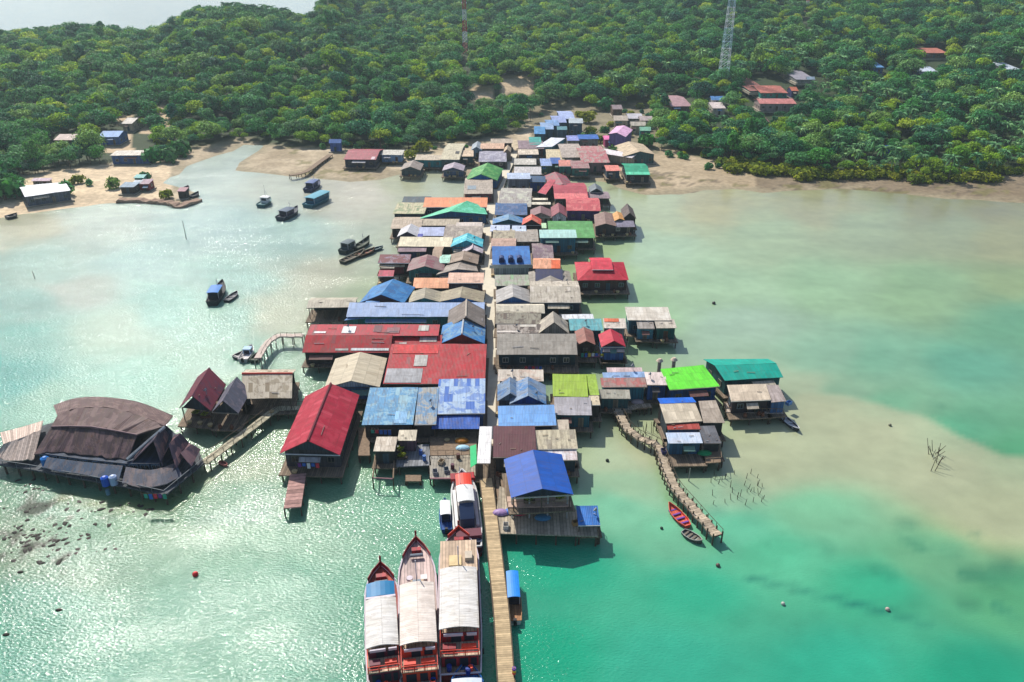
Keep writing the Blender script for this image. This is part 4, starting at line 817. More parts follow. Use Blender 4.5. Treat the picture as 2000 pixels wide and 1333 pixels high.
H('Y', (1036, 1078, 424, 402), 'mauve brown gable with a round dark opening', C(138, 104, 106), C(180, 160, 145), 4.4, 1.4, gc=C(176, 158, 145))
H('Y', (1078, 1108, 424, 396), 'small white fronted gable house beside the red and purple house', C(150, 80, 90), C(215, 212, 222), 4.6, 1.6, gc=C(210, 208, 220))
H('X', (1108, 1175, 412, 391), 'salmon red roof with a deep purple wall', C(202, 84, 92), C(70, 44, 110), 5.0, 1.4, stain=.1, alt=C(225, 130, 125), amt=.4, fr=C(90, 60, 130))
H('X', (1083, 1150, 389, 364), 'long dusty red roof with a pink front band', C(176, 66, 80), wDK, 4.8, 1.6, patches=[(0, 0, .98, .42, C(228, 118, 118))], stain=.1)
H('Y', [(1074, 366), (1126, 372), (1106, 344), (1062, 344)], 'faded red and grey roof at the top of the red cluster', C(170, 84, 96), C(90, 60, 62), 4.6, 1.6, alt=C(120, 110, 108), amt=.5)
H('S', [(1050, 376), (1066, 380), (1086, 352), (1074, 350)], 'narrow tilted crimson roof pointing down left', C(196, 78, 92), wDK, 4.8, .9, win=0)
H('Y', (1152, 1178, 376, 358), 'slate grey lookout hut at the right of the red cluster', C(110, 122, 130), C(40, 56, 68), 4.8, 1.4)
H('X', (1150, 1192, 388, 378), 'low mauve roofed deck house beyond the lookout hut', C(150, 130, 136), wDK, 3.8, .6)
H('S', (989, 1036, 350, 338), 'pale silver blue roof with a tall slate wall by the walkway', C(186, 200, 222), C(110, 112, 125), 6.4, .8, stain=.05, zd=1.6)
H('S', (1034, 1066, 356, 344), 'dark blue lean-to right of the silver blue roof', C(38, 80, 118), C(25, 60, 130), 5.2, .6)
H('S', (1004, 1058, 341, 326), 'white grey roof behind the silver blue one', C(205, 200, 198), wBE, 5.0, .7)
H('S', (1004, 1048, 322, 310), 'off white roof with dark green front in the upper row', C(202, 196, 184), C(70, 90, 80), 4.8, .6)
H('S', (1008, 1052, 302, 292), 'cream roof with a row of dark openings in the upper row', C(215, 198, 176), C(90, 84, 98), 5.0, .5)
H('X', (1008, 1062, 291, 279), 'maroon grey roof at the right head of the walkway', C(140, 118, 124), C(90, 55, 66), 5.0, .8)
H('S', (1034, 1058, 283, 268), 'turquoise roof corner behind the long white roof', C(40, 160, 150), wTE, 5.6, .8, win=0, land=True)
H('S', [(1046, 288), (1078, 287), (1104, 270), (1076, 269)], 'long oblique white roof with turquoise side wall', C(226, 228, 236), C(40, 130, 150), 5.4, .6, stain=.03)
H('X', (1068, 1104, 312, 298), 'cream beige roof right of the upper row', C(212, 196, 160), wBE, 4.6, .8)
H('X', (1096, 1140, 308, 290), 'grey beige double roof behind the pink roofs', C(182, 168, 156), wBE, 5.2, .9)
H('X', (1134, 1190, 318, 294), 'dusty pink patchy roof, largest of the upper right block', C(192, 112, 116), C(150, 120, 115), 5.2, 1.5, alt=C(180, 160, 150), amt=.7)
H('S', (1056, 1078, 324, 310), 'periwinkle roof left of the bright blue tarpaulin', C(146, 170, 216), C(40, 90, 80), 4.8, .5, win=0)
H('S', (1076, 1096, 320, 308), 'bright blue tarpaulin roof in the upper right block', C(42, 92, 170), C(38, 85, 75), 4.9, .5, win=0)
H('S', (1092, 1118, 325, 313), 'small salmon pink roof over a teal wall', C(214, 138, 122), C(35, 115, 110), 4.8, .5)
H('S', (1116, 1152, 329, 314), 'mottled pinkish roof over a green teal wall', C(176, 140, 136), C(40, 110, 105), 4.7, .7, alt=C(150, 80, 90), amt=.4)
H('S', (1184, 1212, 334, 323), 'small salmon roof of a square hut near the mud flat', C(234, 138, 122), C(60, 80, 100), 4.6, .5)
H('X', (1224, 1271, 342, 324), 'emerald green roofed house on the mud flat at the right', C(16, 156, 116), C(40, 44, 48), 4.6, 1.3, patches=[(0, 0, .99, .3, C(90, 210, 165))], stain=.03, dfront=1.3)
H('S', [(1176, 300), (1234, 309), (1244, 302), (1178, 290)], 'long curved white pink roof before the tan roof', C(232, 222, 222), wBE, 4.6, .5, stain=.03, win=0)
H('Y', [(1218, 306), (1280, 302), (1256, 282), (1198, 286)], 'long tan roof with a dark green front at the edge of the flat', C(206, 184, 152), C(60, 95, 95), 4.8, 1.7, land=True)
H('Y', [(1188, 262), (1222, 268), (1236, 254), (1204, 247)], 'lilac pink roof of a two storey house behind the flat', C(222, 172, 206), C(120, 100, 160), 7.4, 1.2, land=True, stain=.03)
H('S', (1180, 1210, 273, 265), 'magenta canopy roof beside the lilac pink house', C(232, 110, 170), C(190, 60, 120), 4.8, .5, stain=.03, land=True, win=0)
H('S', (1130, 1170, 272, 263), 'royal blue tarpaulin roof in the middle of the upper village', C(30, 98, 180), wGR, 5.4, .5, land=True, stain=.05)
H('S', (1108, 1132, 275, 265), 'periwinkle awning left of the royal blue tarpaulin', C(140, 150, 212), wGR, 5.2, .4, land=True, win=0)
for i, (a, b_, c_, d_, cc, lb) in enumerate([(1044, 1066, 262, 250, C(60, 135, 190), 'nearest and bluest of the stepped blue roofs by the forest'), (1056, 1082, 253, 242, C(140, 168, 205), 'second stepped roof, pale grey blue, by the forest'),
        (1066, 1092, 246, 236, C(120, 158, 205), 'third stepped blue roof by the forest'), (1078, 1106, 240, 229, C(150, 165, 210), 'fourth stepped roof, periwinkle, by the forest'), (1092, 1122, 233, 221, C(165, 180, 220), 'farthest and palest of the stepped blue roofs'),
        (1112, 1140, 241, 232, C(185, 195, 200), 'grey white roof right of the stepped blue roofs'), (1088, 1108, 254, 247, C(90, 150, 160), 'small teal grey roof right of the stepped blue roofs')]):
    H('X', (a, b_, c_, d_), lb, cc, C(60, 90, 110), 7.0, 1.0, land=True, stain=.15, name='village_house')
for (a, b_, c_, d_, cc, wc_, lb) in [(1200, 1228, 236, 226, C(190, 175, 158), wBE, 'tan roof left in the upper hillside cluster'), (1226, 1256, 232, 222, C(205, 200, 205), wGR, 'pale grey roof in the upper hillside cluster'), (1250, 1276, 236, 227, C(190, 172, 168), wBE, 'dusty rose roof right in the upper hillside cluster'),
        (1232, 1262, 246, 238, C(210, 198, 180), wBE, 'cream roof below the upper hillside cluster'), (1250, 1272, 256, 248, C(150, 215, 180), wTE, 'mint green roof at the right of the hillside cluster'), (1196, 1216, 214, 205, C(150, 130, 132), wBR, 'mauve hut at the top of the village clearing'),
        (1308, 1350, 208, 190, C(172, 135, 140), wBR, 'dusty mauve house alone in the trees'), (1390, 1420, 196, 188, C(70, 130, 190), C(205, 195, 190), 'blue topped house in the trees below the lattice mast'), (1392, 1418, 212, 200, C(215, 200, 195), C(200, 190, 180), 'whitish roof under the blue topped house'),
        (1462, 1500, 178, 150, C(150, 92, 82), C(40, 120, 110), 'left brick red roof of the school on the hillside'), (1486, 1540, 182, 168, C(182, 104, 88), C(30, 135, 120), 'long brick red roof with turquoise wall on the hillside'), (1484, 1556, 203, 193, C(205, 128, 122), C(170, 150, 145), 'long salmon roof below the school'),
        (1546, 1560, 178, 170, C(200, 110, 80), C(60, 60, 110), 'tiny orange roofed shrine right of the school'), (1556, 1594, 156, 138, C(150, 145, 155), wGR, 'grey roofs in the trees above the school'), (1576, 1592, 156, 150, C(210, 225, 235), wGR, 'small white roof in the trees above the school'),
        (1790, 1852, 104, 94, C(186, 112, 92), wBR, 'long brick orange roof high on the right hill'), (1700, 1728, 132, 122, C(90, 150, 205), wBL, 'small blue roof on the right hill'), (1790, 1832, 140, 130, C(205, 215, 230), C(60, 90, 140), 'long white roof with blue wall on the right hill'),
        (1968, 1996, 136, 122, C(190, 200, 210), wGR, 'grey white building at the right edge of the hill'), (1482, 1502, 238, 226, C(152, 104, 100), wBR, 'brick brown roof sunk in the palms'), (1438, 1450, 272, 265, C(180, 170, 160), wGR, 'tiny grey roof among the palms'),
        (1730, 1740, 292, 284, C(90, 140, 210), wBL, 'tiny blue hut among the shore palms'), (104, 160, 274, 262, C(190, 165, 155), wBR, 'dusty pink roof in the trees on the left shore'), (190, 230, 268, 256, C(110, 155, 210), C(70, 110, 170), 'blue roofed house in the trees on the left shore'),
        (236, 258, 242, 230, C(200, 190, 180), wBE, 'small pale house beside the sandy path'), (642, 666, 280, 272, C(90, 130, 200), C(60, 90, 160), 'small blue house under the trees behind the middle beach')]:
    xm = (a + b_) / 2
    for yy in range(250, 800, 2):
        g0 = ground((xm - 1000) * (yy * cos(TH) + 34) / F, yy)
        if PX((xm - 1000) * (yy * cos(TH) + 34) / F, yy, g0 + 4)[1] <= c_: break
    H('X', (a, b_, c_, d_), lb, cc, wc_, g0 + 4.0, 1.4, land=True, stain=.1, name='village_house', back=.7)
H('X', [(48, 385), (138, 372), (124, 356), (36, 364)], 'long white roofed building among trees on the left sand', C(240, 240, 244), C(90, 100, 115), 4.4, .9, land=True, stain=.02, name='village_house', win=1)
H('S', (214, 288, 304, 294), 'long beige roofed house with a navy blue wall behind the left beach', C(215, 205, 190), C(60, 95, 150), 4.6, .5, land=True, name='village_house')
for (a, b_, c_, d_, cc, wc_, lb) in [(232, 262, 366, 356, C(130, 155, 175), wDK, 'slate blue beach shack nearest the left beach trees'), (256, 272, 360, 352, C(195, 205, 215), wGR, 'white grey beach shack in the middle of the left point'), (268, 290, 360, 350, C(165, 135, 150), wRD, 'mauve beach shack right of the white grey one'),
        (260, 280, 348, 341, C(120, 190, 185), wTE, 'small teal roofed beach shack at the back'), (345, 362, 374, 366, C(170, 120, 130), wDK, 'reddish shack on the rubble point'), (60, 96, 354, 348, C(200, 170, 185), wGR, 'pinkish shed behind the long white roof')]:
    H('S', (a, b_, c_, d_), lb, cc, wc_, 3.4, .5, land=True, name='beach_shack', cat='shack')
# --- eastern cluster over the sand bar
H('S', (1175, 1264, 756, 738), 'rust red and grey patched roof right of the yellow green roofs', C(170, 140, 132), C(45, 120, 140), 5.0, .5, alt=C(185, 110, 105), amt=.8, win=0)
H('S', (1178, 1262, 738, 727), 'blue white middle roof strip above the patched rust roof', C(148, 178, 216), wDK, 5.5, .35, stain=.05, win=0)
H('S', (1186, 1255, 727, 718), 'pinkish upper roof strip behind the blue white strip', C(212, 186, 184), wDK, 5.8, .3, stain=.1, win=0)
H('S', (1172, 1232, 779, 761), 'low mossy grey roof in front of the patched rust roof', C(168, 164, 148), C(50, 90, 95), 4.2, .6)
H('S', (1264, 1304, 752, 727), 'whitish pink roof with a royal blue wall left of the lime roof', C(226, 208, 200), C(38, 92, 160), 5.2, .6, stain=.1)
H('S', [(1308, 762), (1406, 755), (1374, 713), (1290, 721)], 'brilliant lime green roof over the water', LIM, C(30, 80, 140), 5.0, 1.0, stain=.03, alt=C(120, 240, 70), amt=.1, dfront=1.2)
H('X', [(1416, 744), (1530, 737), (1500, 701), (1374, 702)], 'sea green tarpaulin roof, outermost on the right', C(8, 168, 148), C(30, 90, 90), 5.0, 1.0, stain=.02, alt=C(10, 172, 152), amt=.1)
H('S', [(1428, 784), (1506, 781), (1496, 750), (1420, 752)], 'beige sheet roof of the outer deck house with a red banner', C(214, 196, 172), C(60, 52, 58), 4.6, .8, stain=.2, dfront=1.6)
H('S', [(1507, 786), (1536, 784), (1520, 752), (1497, 752)], 'grey lilac side roof right of the outer beige roof', C(178, 164, 158), C(60, 100, 150), 4.4, .8, win=0)
H('S', [(1300, 827), (1372, 823), (1358, 788), (1288, 789)], 'beige roof crowned by a royal blue strip on the right', C(206, 192, 168), C(60, 70, 78), 5.0, .8, stain=.15, win=0)
H('S', [(1290, 789), (1360, 786), (1352, 776), (1284, 778)], 'royal blue strip roof above the beige one', C(24, 110, 220), wDK, 5.8, .25, stain=0, win=0)
H('S', [(1374, 826), (1416, 826), (1398, 782), (1364, 784)], 'brownish grey roof joined to the beige roof with the blue strip', C(172, 158, 142), C(52, 58, 62), 4.8, .8, stain=.3)
H('S', (1304, 1368, 839, 828), 'brick red narrow roof below the beige one', C(172, 66, 56), C(40, 90, 150), 4.5, .3, stain=.2, win=0)
H('S', (1305, 1373, 866, 845), 'white and pale blue roof of the green plant deck', C(218, 226, 240), C(45, 90, 120), 4.3, .5, stain=.04, alt=C(190, 210, 235), amt=.4, dfront=3.0)
H('S', (1374, 1408, 866, 832), 'charcoal lean-to right of the white and pale blue roof', C(96, 98, 104), C(50, 52, 55), 3.9, .6, dfront=2.0, win=0)
# --- pier head
H('Y', [(998, 973), (1120, 966), (1097, 888), (984, 897)], 'large two tone royal blue gable roof over the open pier restaurant', C(28, 88, 180), C(40, 62, 88), 7.4, 1.4, stain=.05, alt=C(34, 96, 190), amt=.1, open_=True, gc=C(50, 60, 75), dfront=.3, zd=4.6, name='pier_restaurant', cat='restaurant', nost=True, rough=.42)
H('S', (1129, 1172, 1026, 988), 'small azure blue sheet roof at the right corner of the pier deck', C(44, 116, 196), C(50, 60, 70), 3.6, .7, stain=.05, open_=True, dfront=.3)
H('S', (932, 958, 905, 833), 'white canopy roof spanning the pier head', C(240, 238, 236), wGR, 5.0, .5, stain=.02, open_=True, name='pier_canopy', cat='canopy', alt=C(240, 238, 236), amt=.05, zd=1.9, nost=True)
# --- left deck shacks below the blue roofs
H('S', (729, 771, 882, 853), 'beige flat roofed shack on tall stilts at the left deck', C(205, 190, 170), C(60, 62, 64), 4.4, .4, alt=C(220, 208, 190), amt=.4)
H('S', (776, 812, 861, 840), 'small pale beige roof with mauve fascia on the left deck', C(212, 200, 176), C(100, 75, 90), 4.4, .4, win=0)
# pavilion trio on the left
H('Y', [(350, 797), (412, 803), (442, 752), (386, 736)], 'steep maroon pavilion roof, leftmost of the three joined roofs', C(122, 48, 66), C(48, 60, 74), 4.6, 3.0, stain=.2, alt=C(70, 60, 80), amt=.4, open_=True, dfront=1.6, name='pavilion', cat='pavilion')
H('Y', [(414, 805), (466, 808), (490, 764), (444, 754)], 'steep slate grey pavilion roof between the maroon and the beige one', C(104, 106, 120), C(60, 66, 76), 4.6, 2.6, stain=.3, alt=C(140, 130, 140), amt=.4, open_=True, dfront=1.4, name='pavilion', cat='pavilion')
H('X', [(472, 779), (570, 778), (578, 722), (480, 722)], 'beige roofed pavilion with an orange red rear slope', C(206, 194, 172), C(58, 58, 60), 4.6, 2.2, stain=.35, alt=C(150, 135, 110), amt=.45, open_=True, dfront=1.0, name='pavilion', cat='pavilion', cap=C(222, 86, 70))
# ================================================================ walkways and piers
def smooth(pts, n=6):
    out = []
    for i in range(len(pts) - 1):
        p0 = pts[max(0, i - 1)]; p1 = pts[i]; p2 = pts[i + 1]; p3 = pts[min(len(pts) - 1, i + 2)]
        for k in range(n):
            t_ = k / n; out.append(.5 * ((2 * p1) + (p2 - p0) * t_ + (2 * p0 - 5 * p1 + 4 * p2 - p3) * t_ ** 2 + (3 * p1 - p0 - 3 * p2 + p3) * t_ ** 3))
    return out + [pts[-1]]
def offs(line, d):
    o = []
    for i, p in enumerate(line):
        a = line[max(0, i - 1)]; b_ = line[min(len(line) - 1, i + 1)]; t_ = (b_ - a).normalized(); o.append(Vector((p.x - t_.y * d, p.y + t_.x * d, p.z)))
    return o
def ribbon(name, px, z, wd, mat, label, cat, th=.2, jit=0, beam=None, pile=3.5, pm=None, rail=False, curb=None, n=5, pilemax=95, seed=1, ptop=0):
    rg = random.Random(seed); ln = smooth([P(a, b_, z) for a, b_ in px], n)
    org = ln[len(ln) // 2].copy(); org.z = 0; root = empty(name, org, 0, label, cat); ln = [p - org for p in ln]
    l, r_ = offs(ln, wd / 2), offs(ln, -wd / 2); g = MB(); acc = 0
    zz = [rg.uniform(-jit, jit) for _ in ln]
    for i in range(len(ln) - 1):
        sg = (ln[i + 1] - ln[i]).length; D0, D1 = Vector((0, 0, zz[i])), Vector((0, 0, zz[i + 1])); dn = Vector((0, 0, -th))
        a, b_, c_, d_ = l[i] + D0, r_[i] + D0, r_[i + 1] + D1, l[i + 1] + D1
        g.poly([a, b_, c_, d_][::-1][::-1], [(0, acc), (wd, acc), (wd, acc + sg), (0, acc + sg)])
        g.poly([a + dn, d_ + dn, c_ + dn, b_ + dn]); g.poly([a, d_, d_ + dn, a + dn]); g.poly([b_, b_ + dn, c_ + dn, c_]); acc += sg
    g.poly([l[0] + Vector((0, 0, zz[0])), l[0] + Vector((0, 0, zz[0] - th)), r_[0] + Vector((0, 0, zz[0] - th)), r_[0] + Vector((0, 0, zz[0]))])
    g.build('deck', mat, root)
    if curb:
        for ed in (offs(ln, wd / 2 + .07), offs(ln, -wd / 2 - .07)):
            g = MB()
            for p, q in zip(ed[:-1], ed[1:]): g.bar(p + Vector((0, 0, -.02)), q + Vector((0, 0, -.02)), .11, 4)
            g.build('edge_beam', curb, root)
    tot = acc; acc = 0; nx = 0; k = 0; st = max(pile, tot / (pilemax / 2))
    pm_ = MB(); pm_.bar((0, 0, -1), (0, 0, z - th + ptop), .13, 6); po = pm_.build('pile', pm or PILE); pme = po.data; bpy.data.objects.remove(po)
    for i in range(len(ln) - 1):
        sg = (ln[i + 1] - ln[i]).length
        while nx <= acc + sg:
            u = (nx - acc) / sg
            for e in (l, r_):
                p = e[i].lerp(e[i + 1], u); c_ = ln[i].lerp(ln[i + 1], u); p = p.lerp(c_, .08); share('pile', pme, root, (p.x + rg.uniform(-.08, .08), p.y, 0), (1, 1, 1))
            nx += st
        acc += sg
    if rail:
        for e in (offs(ln, wd / 2 - .05),) + ((offs(ln, -wd / 2 + .05),) if rail == 2 else ()):
            g = MB()
            for p, q in zip(e[:-1], e[1:]): g.bar(p + Vector((0, 0, .95)), q + Vector((0, 0, .95)), .045, 4)
            for p in e[::2]: g.bar(p, p + Vector((0, 0, 1)), .05, 4)
            g.build('railing', PILE, root)
    return root
ribbon('walkway', [(963, 905), (961, 860), (960, 830), (958, 760), (957.5, 700), (955.5, 620), (953.5, 560), (951.5, 500), (949, 445), (952, 425), (960, 400), (969, 375), (983, 340), (1000, 305), (1006, 294)], 1.45, 4.2, paint(C(226, 216, 194), .85, .12, .6, 'concrete', .2),
       'long straight concrete footpath on piles running through the whole stilt village', 'walkway', .25, curb=paint(C(74, 72, 68), .8, .2, 1, 'curb_concrete_shade'), pile=4.5)  # dark curb colour paints the shadow line along the path edges
TANP = paint(C(204, 180, 142), .8, .25, 1.5, 'tan_planks', .15, planks=-3.0)
ribbon('pier', [(1003, 1440), (989, 1333), (979.5, 1200), (969, 1105), (963, 1050), (956, 990), (949, 935)], 2.1, 1.95, TANP, 'tan plank pier leading to the camera beside the moored tour boats', 'pier', .22, curb=PILE, pile=3.2)
for i, (a, lb) in enumerate([([(967, 1000), (962, 945), (962, 898)], 'left narrow plank gangway at the pier head'), ([(978, 996), (972, 945), (970, 898)], 'middle narrow plank gangway at the pier head'), ([(988, 985), (982, 945), (978, 900)], 'right narrow plank gangway next to the blue roofed restaurant')]):
    ribbon('gangway', a, 2.0 - .12 * i, .62, WOOD, lb, 'gangway', .12, pile=3, n=3, seed=i)
RUB = paint(C(184, 168, 146), .9, .5, 2.6, 'rough_planks', .1, planks=-2.2)
ribbon('boardwalk', [(1203, 795), (1212, 812), (1224, 834), (1245, 852), (1268, 862), (1286, 872), (1294, 892), (1303, 918), (1318, 950), (1345, 982), (1374, 1015), (1402, 1046)], 1.7, 1.7, RUB,
       'winding weathered boardwalk snaking from the right houses down into the open water', 'boardwalk', .3, jit=.16, pile=1.4, rail=1, n=4, ptop=.75)
ribbon('boardwalk', [(1272, 792), (1250, 793), (1228, 797), (1206, 799)], 1.7, 1.4, RUB, 'short boardwalk linking the lime roofed house to the winding one', 'boardwalk', .2, jit=.05, pile=2.5)
ribbon('footbridge', [(590, 797), (562, 797), (540, 799), (505, 825), (470, 851), (430, 880), (398, 904)], 1.9, 1.7, paint(C(192, 184, 158), .85, .3, 1.5, 'bridge_planks', .1, planks=-2.4), 'narrow footbridge slanting down to the big dark roofed restaurant', 'footbridge', .2, jit=.04, rail=2, pile=2.6, n=4)
ribbon('boat_jetty', [(571, 992), (576, 962), (582, 926)], 1.8, 2.7, paint(C(178, 140, 132), .8, .35, 1.5, 'pink_planks', .1, planks=-1.1), 'pinkish plank jetty in front of the red boathouse', 'jetty', .15, pile=2.6)
ribbon('concrete_jetty', [(592, 655), (570, 655), (548, 655), (530, 662), (514, 680), (503, 700)], 2.6, 1.5, paint(C(205, 188, 176), .85, .3, 1.5, 'pale_concrete'), 'broken pale jetty with tall posts left of the long red hall', 'jetty', .3, jit=.1, pile=2.4, pm=paint(C(200, 185, 172), .8, .3, 1, 'pale_post'), rail=1, n=3)
ribbon('beach_jetty', [(566, 342), (585, 339), (603, 332), (622, 318), (645, 302)], 1.9, 2.2, WOOD, 'dark wooden jetty crossing the middle beach', 'jetty', .3, pile=3)
ribbon('rubble_jetty', [(228, 390), (262, 389), (298, 391), (330, 394), (352, 400), (388, 388)], 1.0, 3.0, paint(C(165, 140, 122), .9, .45, 1.2, 'rubble', .1), 'low rubble breakwater around the left sand point', 'breakwater', .9, jit=.4, pile=5)
# ---- open decks
def platform(q, z, label, mat=PLANK, name='deck_platform', piles=True, rail=False, th=.2, edge=None, cat='deck'):
    pts = [P(a, b_, z) for a, b_ in q]; org = sum(pts, Vector()) / 4; org.z = 0; root = empty(name, org, 0, label, cat); pts = [p - org for p in pts]
    g = MB(); g.prism([(p.x, p.y) for p in pts], z - th, z); g.build('deck', mat, root)
    if edge:
        g = MB(); a, b_ = pts[0], pts[1]; g.bar(Vector((a.x, a.y - .1, z - .05)), Vector((b_.x, b_.y - .1, z - .05)), .16, 4); g.build('edge_beam', edge, root)
    if piles:
        for (i, j) in ((0, 1), (1, 2), (0, 3), (3, 2)):
            a, b_ = pts[i], pts[j]; n = max(2, min(9, int((b_ - a).length / 2.3)))
            for k in range(n): p = a.lerp(b_, (k + .1) / (n - .8)); share('stilt', STILT, root, (p.x, p.y + .1, z - 1.2), (1, 1, 1.05))
    if rail:
        g = MB()
        for (i, j) in rail:
            a, b_ = pts[i], pts[j]; g.bar(a + Vector((0, 0, 1)), b_ + Vector((0, 0, 1)), .05, 4); n = int((b_ - a).length / 1.4) + 1
            for k in range(n + 1): p = a.lerp(b_, k / n); g.bar(p, p + Vector((0, 0, 1)), .045, 4)
        g.build('railing', WOOD, root)
    return root, org
PK = paint(C(165, 120, 125), .7, .2, 1, 'pink_beam')
platform([(840, 934), (912, 934), (908, 890), (838, 890)], 1.8, 'grey cluttered loading deck with a pinkish front beam left of the pier head', paint(C(165, 158, 145), .8, .35, 1.2, 'grey_planks', planks=2), edge=PK)
platform([(774, 912), (842, 909), (838, 868), (776, 870)], 1.8, 'blue grey plank deck with bushes in the left deck complex', paint(C(140, 142, 145), .8, .35, 1.2, 'grey_planks', planks=2))
platform([(840, 890), (932, 888), (930, 836), (840, 836)], 1.9, 'shaded porch deck under the royal blue lean-to', WOOD, rail=((0, 1),))
platform([(886, 936), (930, 934), (930, 888), (886, 890)], 1.85, 'worn deck strip between the loading deck and the green awning', paint(C(170, 160, 140), .8, .4, 1.5, 'grey_planks', planks=2))
platform([(792, 940), (822, 940), (822, 928), (792, 928)], 1.0, 'tiny low landing stage in front of the left decks', WOOD)
platform([(700, 890), (722, 890), (722, 835), (700, 835)], 1.7, 'dark narrow walkway deck beside the red boathouse', WOOD)
platform([(966, 1042), (1168, 1048), (1164, 1008), (975, 950)], 2.0, 'broad lower deck of the pier restaurant over black stilts', paint(C(185, 172, 150), .8, .35, 1.5, 'deck_boards', planks=2), rail=((1, 2),))
platform([(992, 991), (1116, 989), (1112, 968), (990, 970)], 4.75, 'upper balcony under the large blue gable with a pinkish parapet', paint(C(200, 170, 150), .7, .2, 1, 'balcony_planks'), piles=False, rail=((0, 1),), name='balcony', cat='balcony')
platform([(1378, 905), (1408, 903), (1404, 862), (1374, 864)], 1.8, 'dark side deck right of the green plant deck', WOOD, rail=((0, 1), (1, 2)))
platform([(1172, 800), (1264, 798), (1262, 776), (1174, 778)], 1.6, 'cluttered low deck in front of the mossy grey roof', WOOD)
platform([(1418, 805), (1530, 808), (1524, 786), (1418, 788)], 1.7, 'pale edged front deck of the outer beige house', paint(C(195, 180, 165), .8, .3, 1.5, 'pale_planks', planks=2), rail=((0, 1),))
platform([(964, 722), (1128, 722), (1128, 698), (964, 698)], 1.5, 'shadowed landing with stored goods under the long grey roof', WOOD, rail=((0, 1),))
# posts under the balcony
for i, (a, lb) in enumerate([(1000, 'leftmost pale post'), (1034, 'second pale post'), (1070, 'third pale post'), (1108, 'rightmost pale post')]):
    p = P(a, 987, 4.6); g = MB(); g.bar((0, 0, 0), (0, 0, 5.4), .13, 6); g.bar((0, 0, 2.1), (0, 0, 2.25), .2, 6)
    o = g.build('pillar', paint(C(175, 178, 176), .6, .1, 1, 'pillar_paint'), None, False, (p.x, p.y + .15, 2.0)); tag(o, lb + ' holding up the blue gabled restaurant', 'post', 'pillars of the pier restaurant')
# canopies beside the pier head
p = P(925, 892, 4.0)
g = MB(); q = [P(919, 914, 3.6), P(931, 906, 4.2), P(930, 868, 4.2), P(918, 872, 3.6)]; slab(g, [q[0], q[1], q[2], q[3]], .06, .04, random.Random(2))
o = g.build('awning', paint(C(20, 185, 110), .5, .15, 1.5, 'green_tarpaulin')); tag(o, 'emerald green tarpaulin awning hanging beside the white canopy', 'awning')
# bare pole frame standing in the water
root = empty('fish_pen', P(750, 940, 0), 0, 'bare rectangular fish pen of poles over the water left of the decks', 'fish pen')
c4 = [P(728, 934, 2.2), P(768, 936, 2.2), P(770, 890, 2.2), P(733, 890, 2.2)]; o0 = P(750, 940, 0)
for i in range(4):
    g = MB(); a, b_ = c4[i] - o0, c4[(i + 1) % 4] - o0; g.bar(a, b_, .13, 5); g.build('beam', PK if i == 0 else WOOD, root)
    g = MB(); g.bar((a.x, a.y, -1), (a.x, a.y, 2.4), .12, 5); g.build('post', PILE, root)
# ================================================================ big dark roofed restaurant on the left
root = empty('waterfront_restaurant', P(190, 890, 0), 0, 'huge restaurant with a curved dark brown shell roof standing over the shallow reef', 'restaurant'); O_ = P(190, 890, 0)
def loft(rows, mat, name, th=.15, sub=5):
    R_ = [smooth([P(a, b_, z) for a, b_, z in rw], sub) for rw in rows]; g = MB(); lr = random.Random(len(name))
    for rw in R_[:1]:
        for p in rw[1:-1]: p.z += lr.uniform(-.14, .14); p.y += lr.uniform(-.25, .25)
    acc = 0
    for i in range(len(R_[0]) - 1):
        stp = (R_[0][i + 1] - R_[0][i]).length; vv = 0
        for k in range(len(R_) - 1):
            a, b_, c_, d_ = [p - O_ for p in (R_[k][i], R_[k][i + 1], R_[k + 1][i + 1], R_[k + 1][i])]; hv = (d_ - a).length
            g.poly([a, b_, c_, d_], [(acc, vv), (acc + stp, vv), (acc + stp, vv + hv), (acc, vv + hv)])
            dn = Vector((0, 0, -th)); g.poly([a + dn, d_ + dn, c_ + dn, b_ + dn]); vv += hv
        acc += stp
    for rw in (R_[0], R_[-1]):
        for p, q in zip(rw[:-1], rw[1:]): p, q = p - O_, q - O_; g.poly([p, q, q + Vector((0, 0, -th)), p + Vector((0, 0, -th))])
    return g.build(name, mat, root)
DB_LIT = roofing(C(104, 80, 80), C(132, 108, 104), .5, .6, .5); DB_SHADE = roofing(C(82, 66, 70), C(112, 90, 92), .6, .6, .5)  # upper slopes coloured lighter, lower one darker: sun and shade in the colour
loft([[(66, 888, 4.0), (112, 883, 4.2), (168, 889, 4.3), (215, 894, 4.3), (250, 897, 4.2)], [(100, 834, 6.3), (134, 833, 6.8), (178, 834, 7.0), (226, 842, 6.9), (268, 850, 6.5)]], DB_SHADE, 'lower_roof')
loft([[(100, 834, 6.32), (134, 833, 6.82), (178, 834, 7.02), (226, 842, 6.92), (268, 850, 6.52)], [(112, 812, 7.0), (148, 798, 7.9), (200, 796, 8.2), (262, 808, 8.0), (322, 832, 7.2)]], DB_LIT, 'upper_roof')
loft([[(112, 812, 7.0), (148, 798, 7.9), (200, 796, 8.2), (262, 808, 8.0), (322, 832, 7.2)], [(104, 792, 4.2), (148, 778, 4.4), (204, 776, 4.5), (272, 786, 4.4), (338, 812, 4.2)]], DB_LIT, 'rear_roof')
g = MB(); rd = [P(a, b_, z) - O_ for a, b_, z in [(100, 834, 6.45), (134, 833, 6.95), (178, 834, 7.15), (226, 842, 7.05), (268, 850, 6.6)]]
for p, q in zip(rd[:-1], rd[1:]): g.bar(p, q, .16, 5)
g.build('ridge_cap', paint(C(130, 100, 104), .6, .2, 1, 'ridge'), root)
g = MB()
for (a, b_) in ((P(322, 834, 7.3), P(248, 898, 4.4)),): 
    a, b_ = a - O_, b_ - O_; g.bar(a, b_, .3, 6)
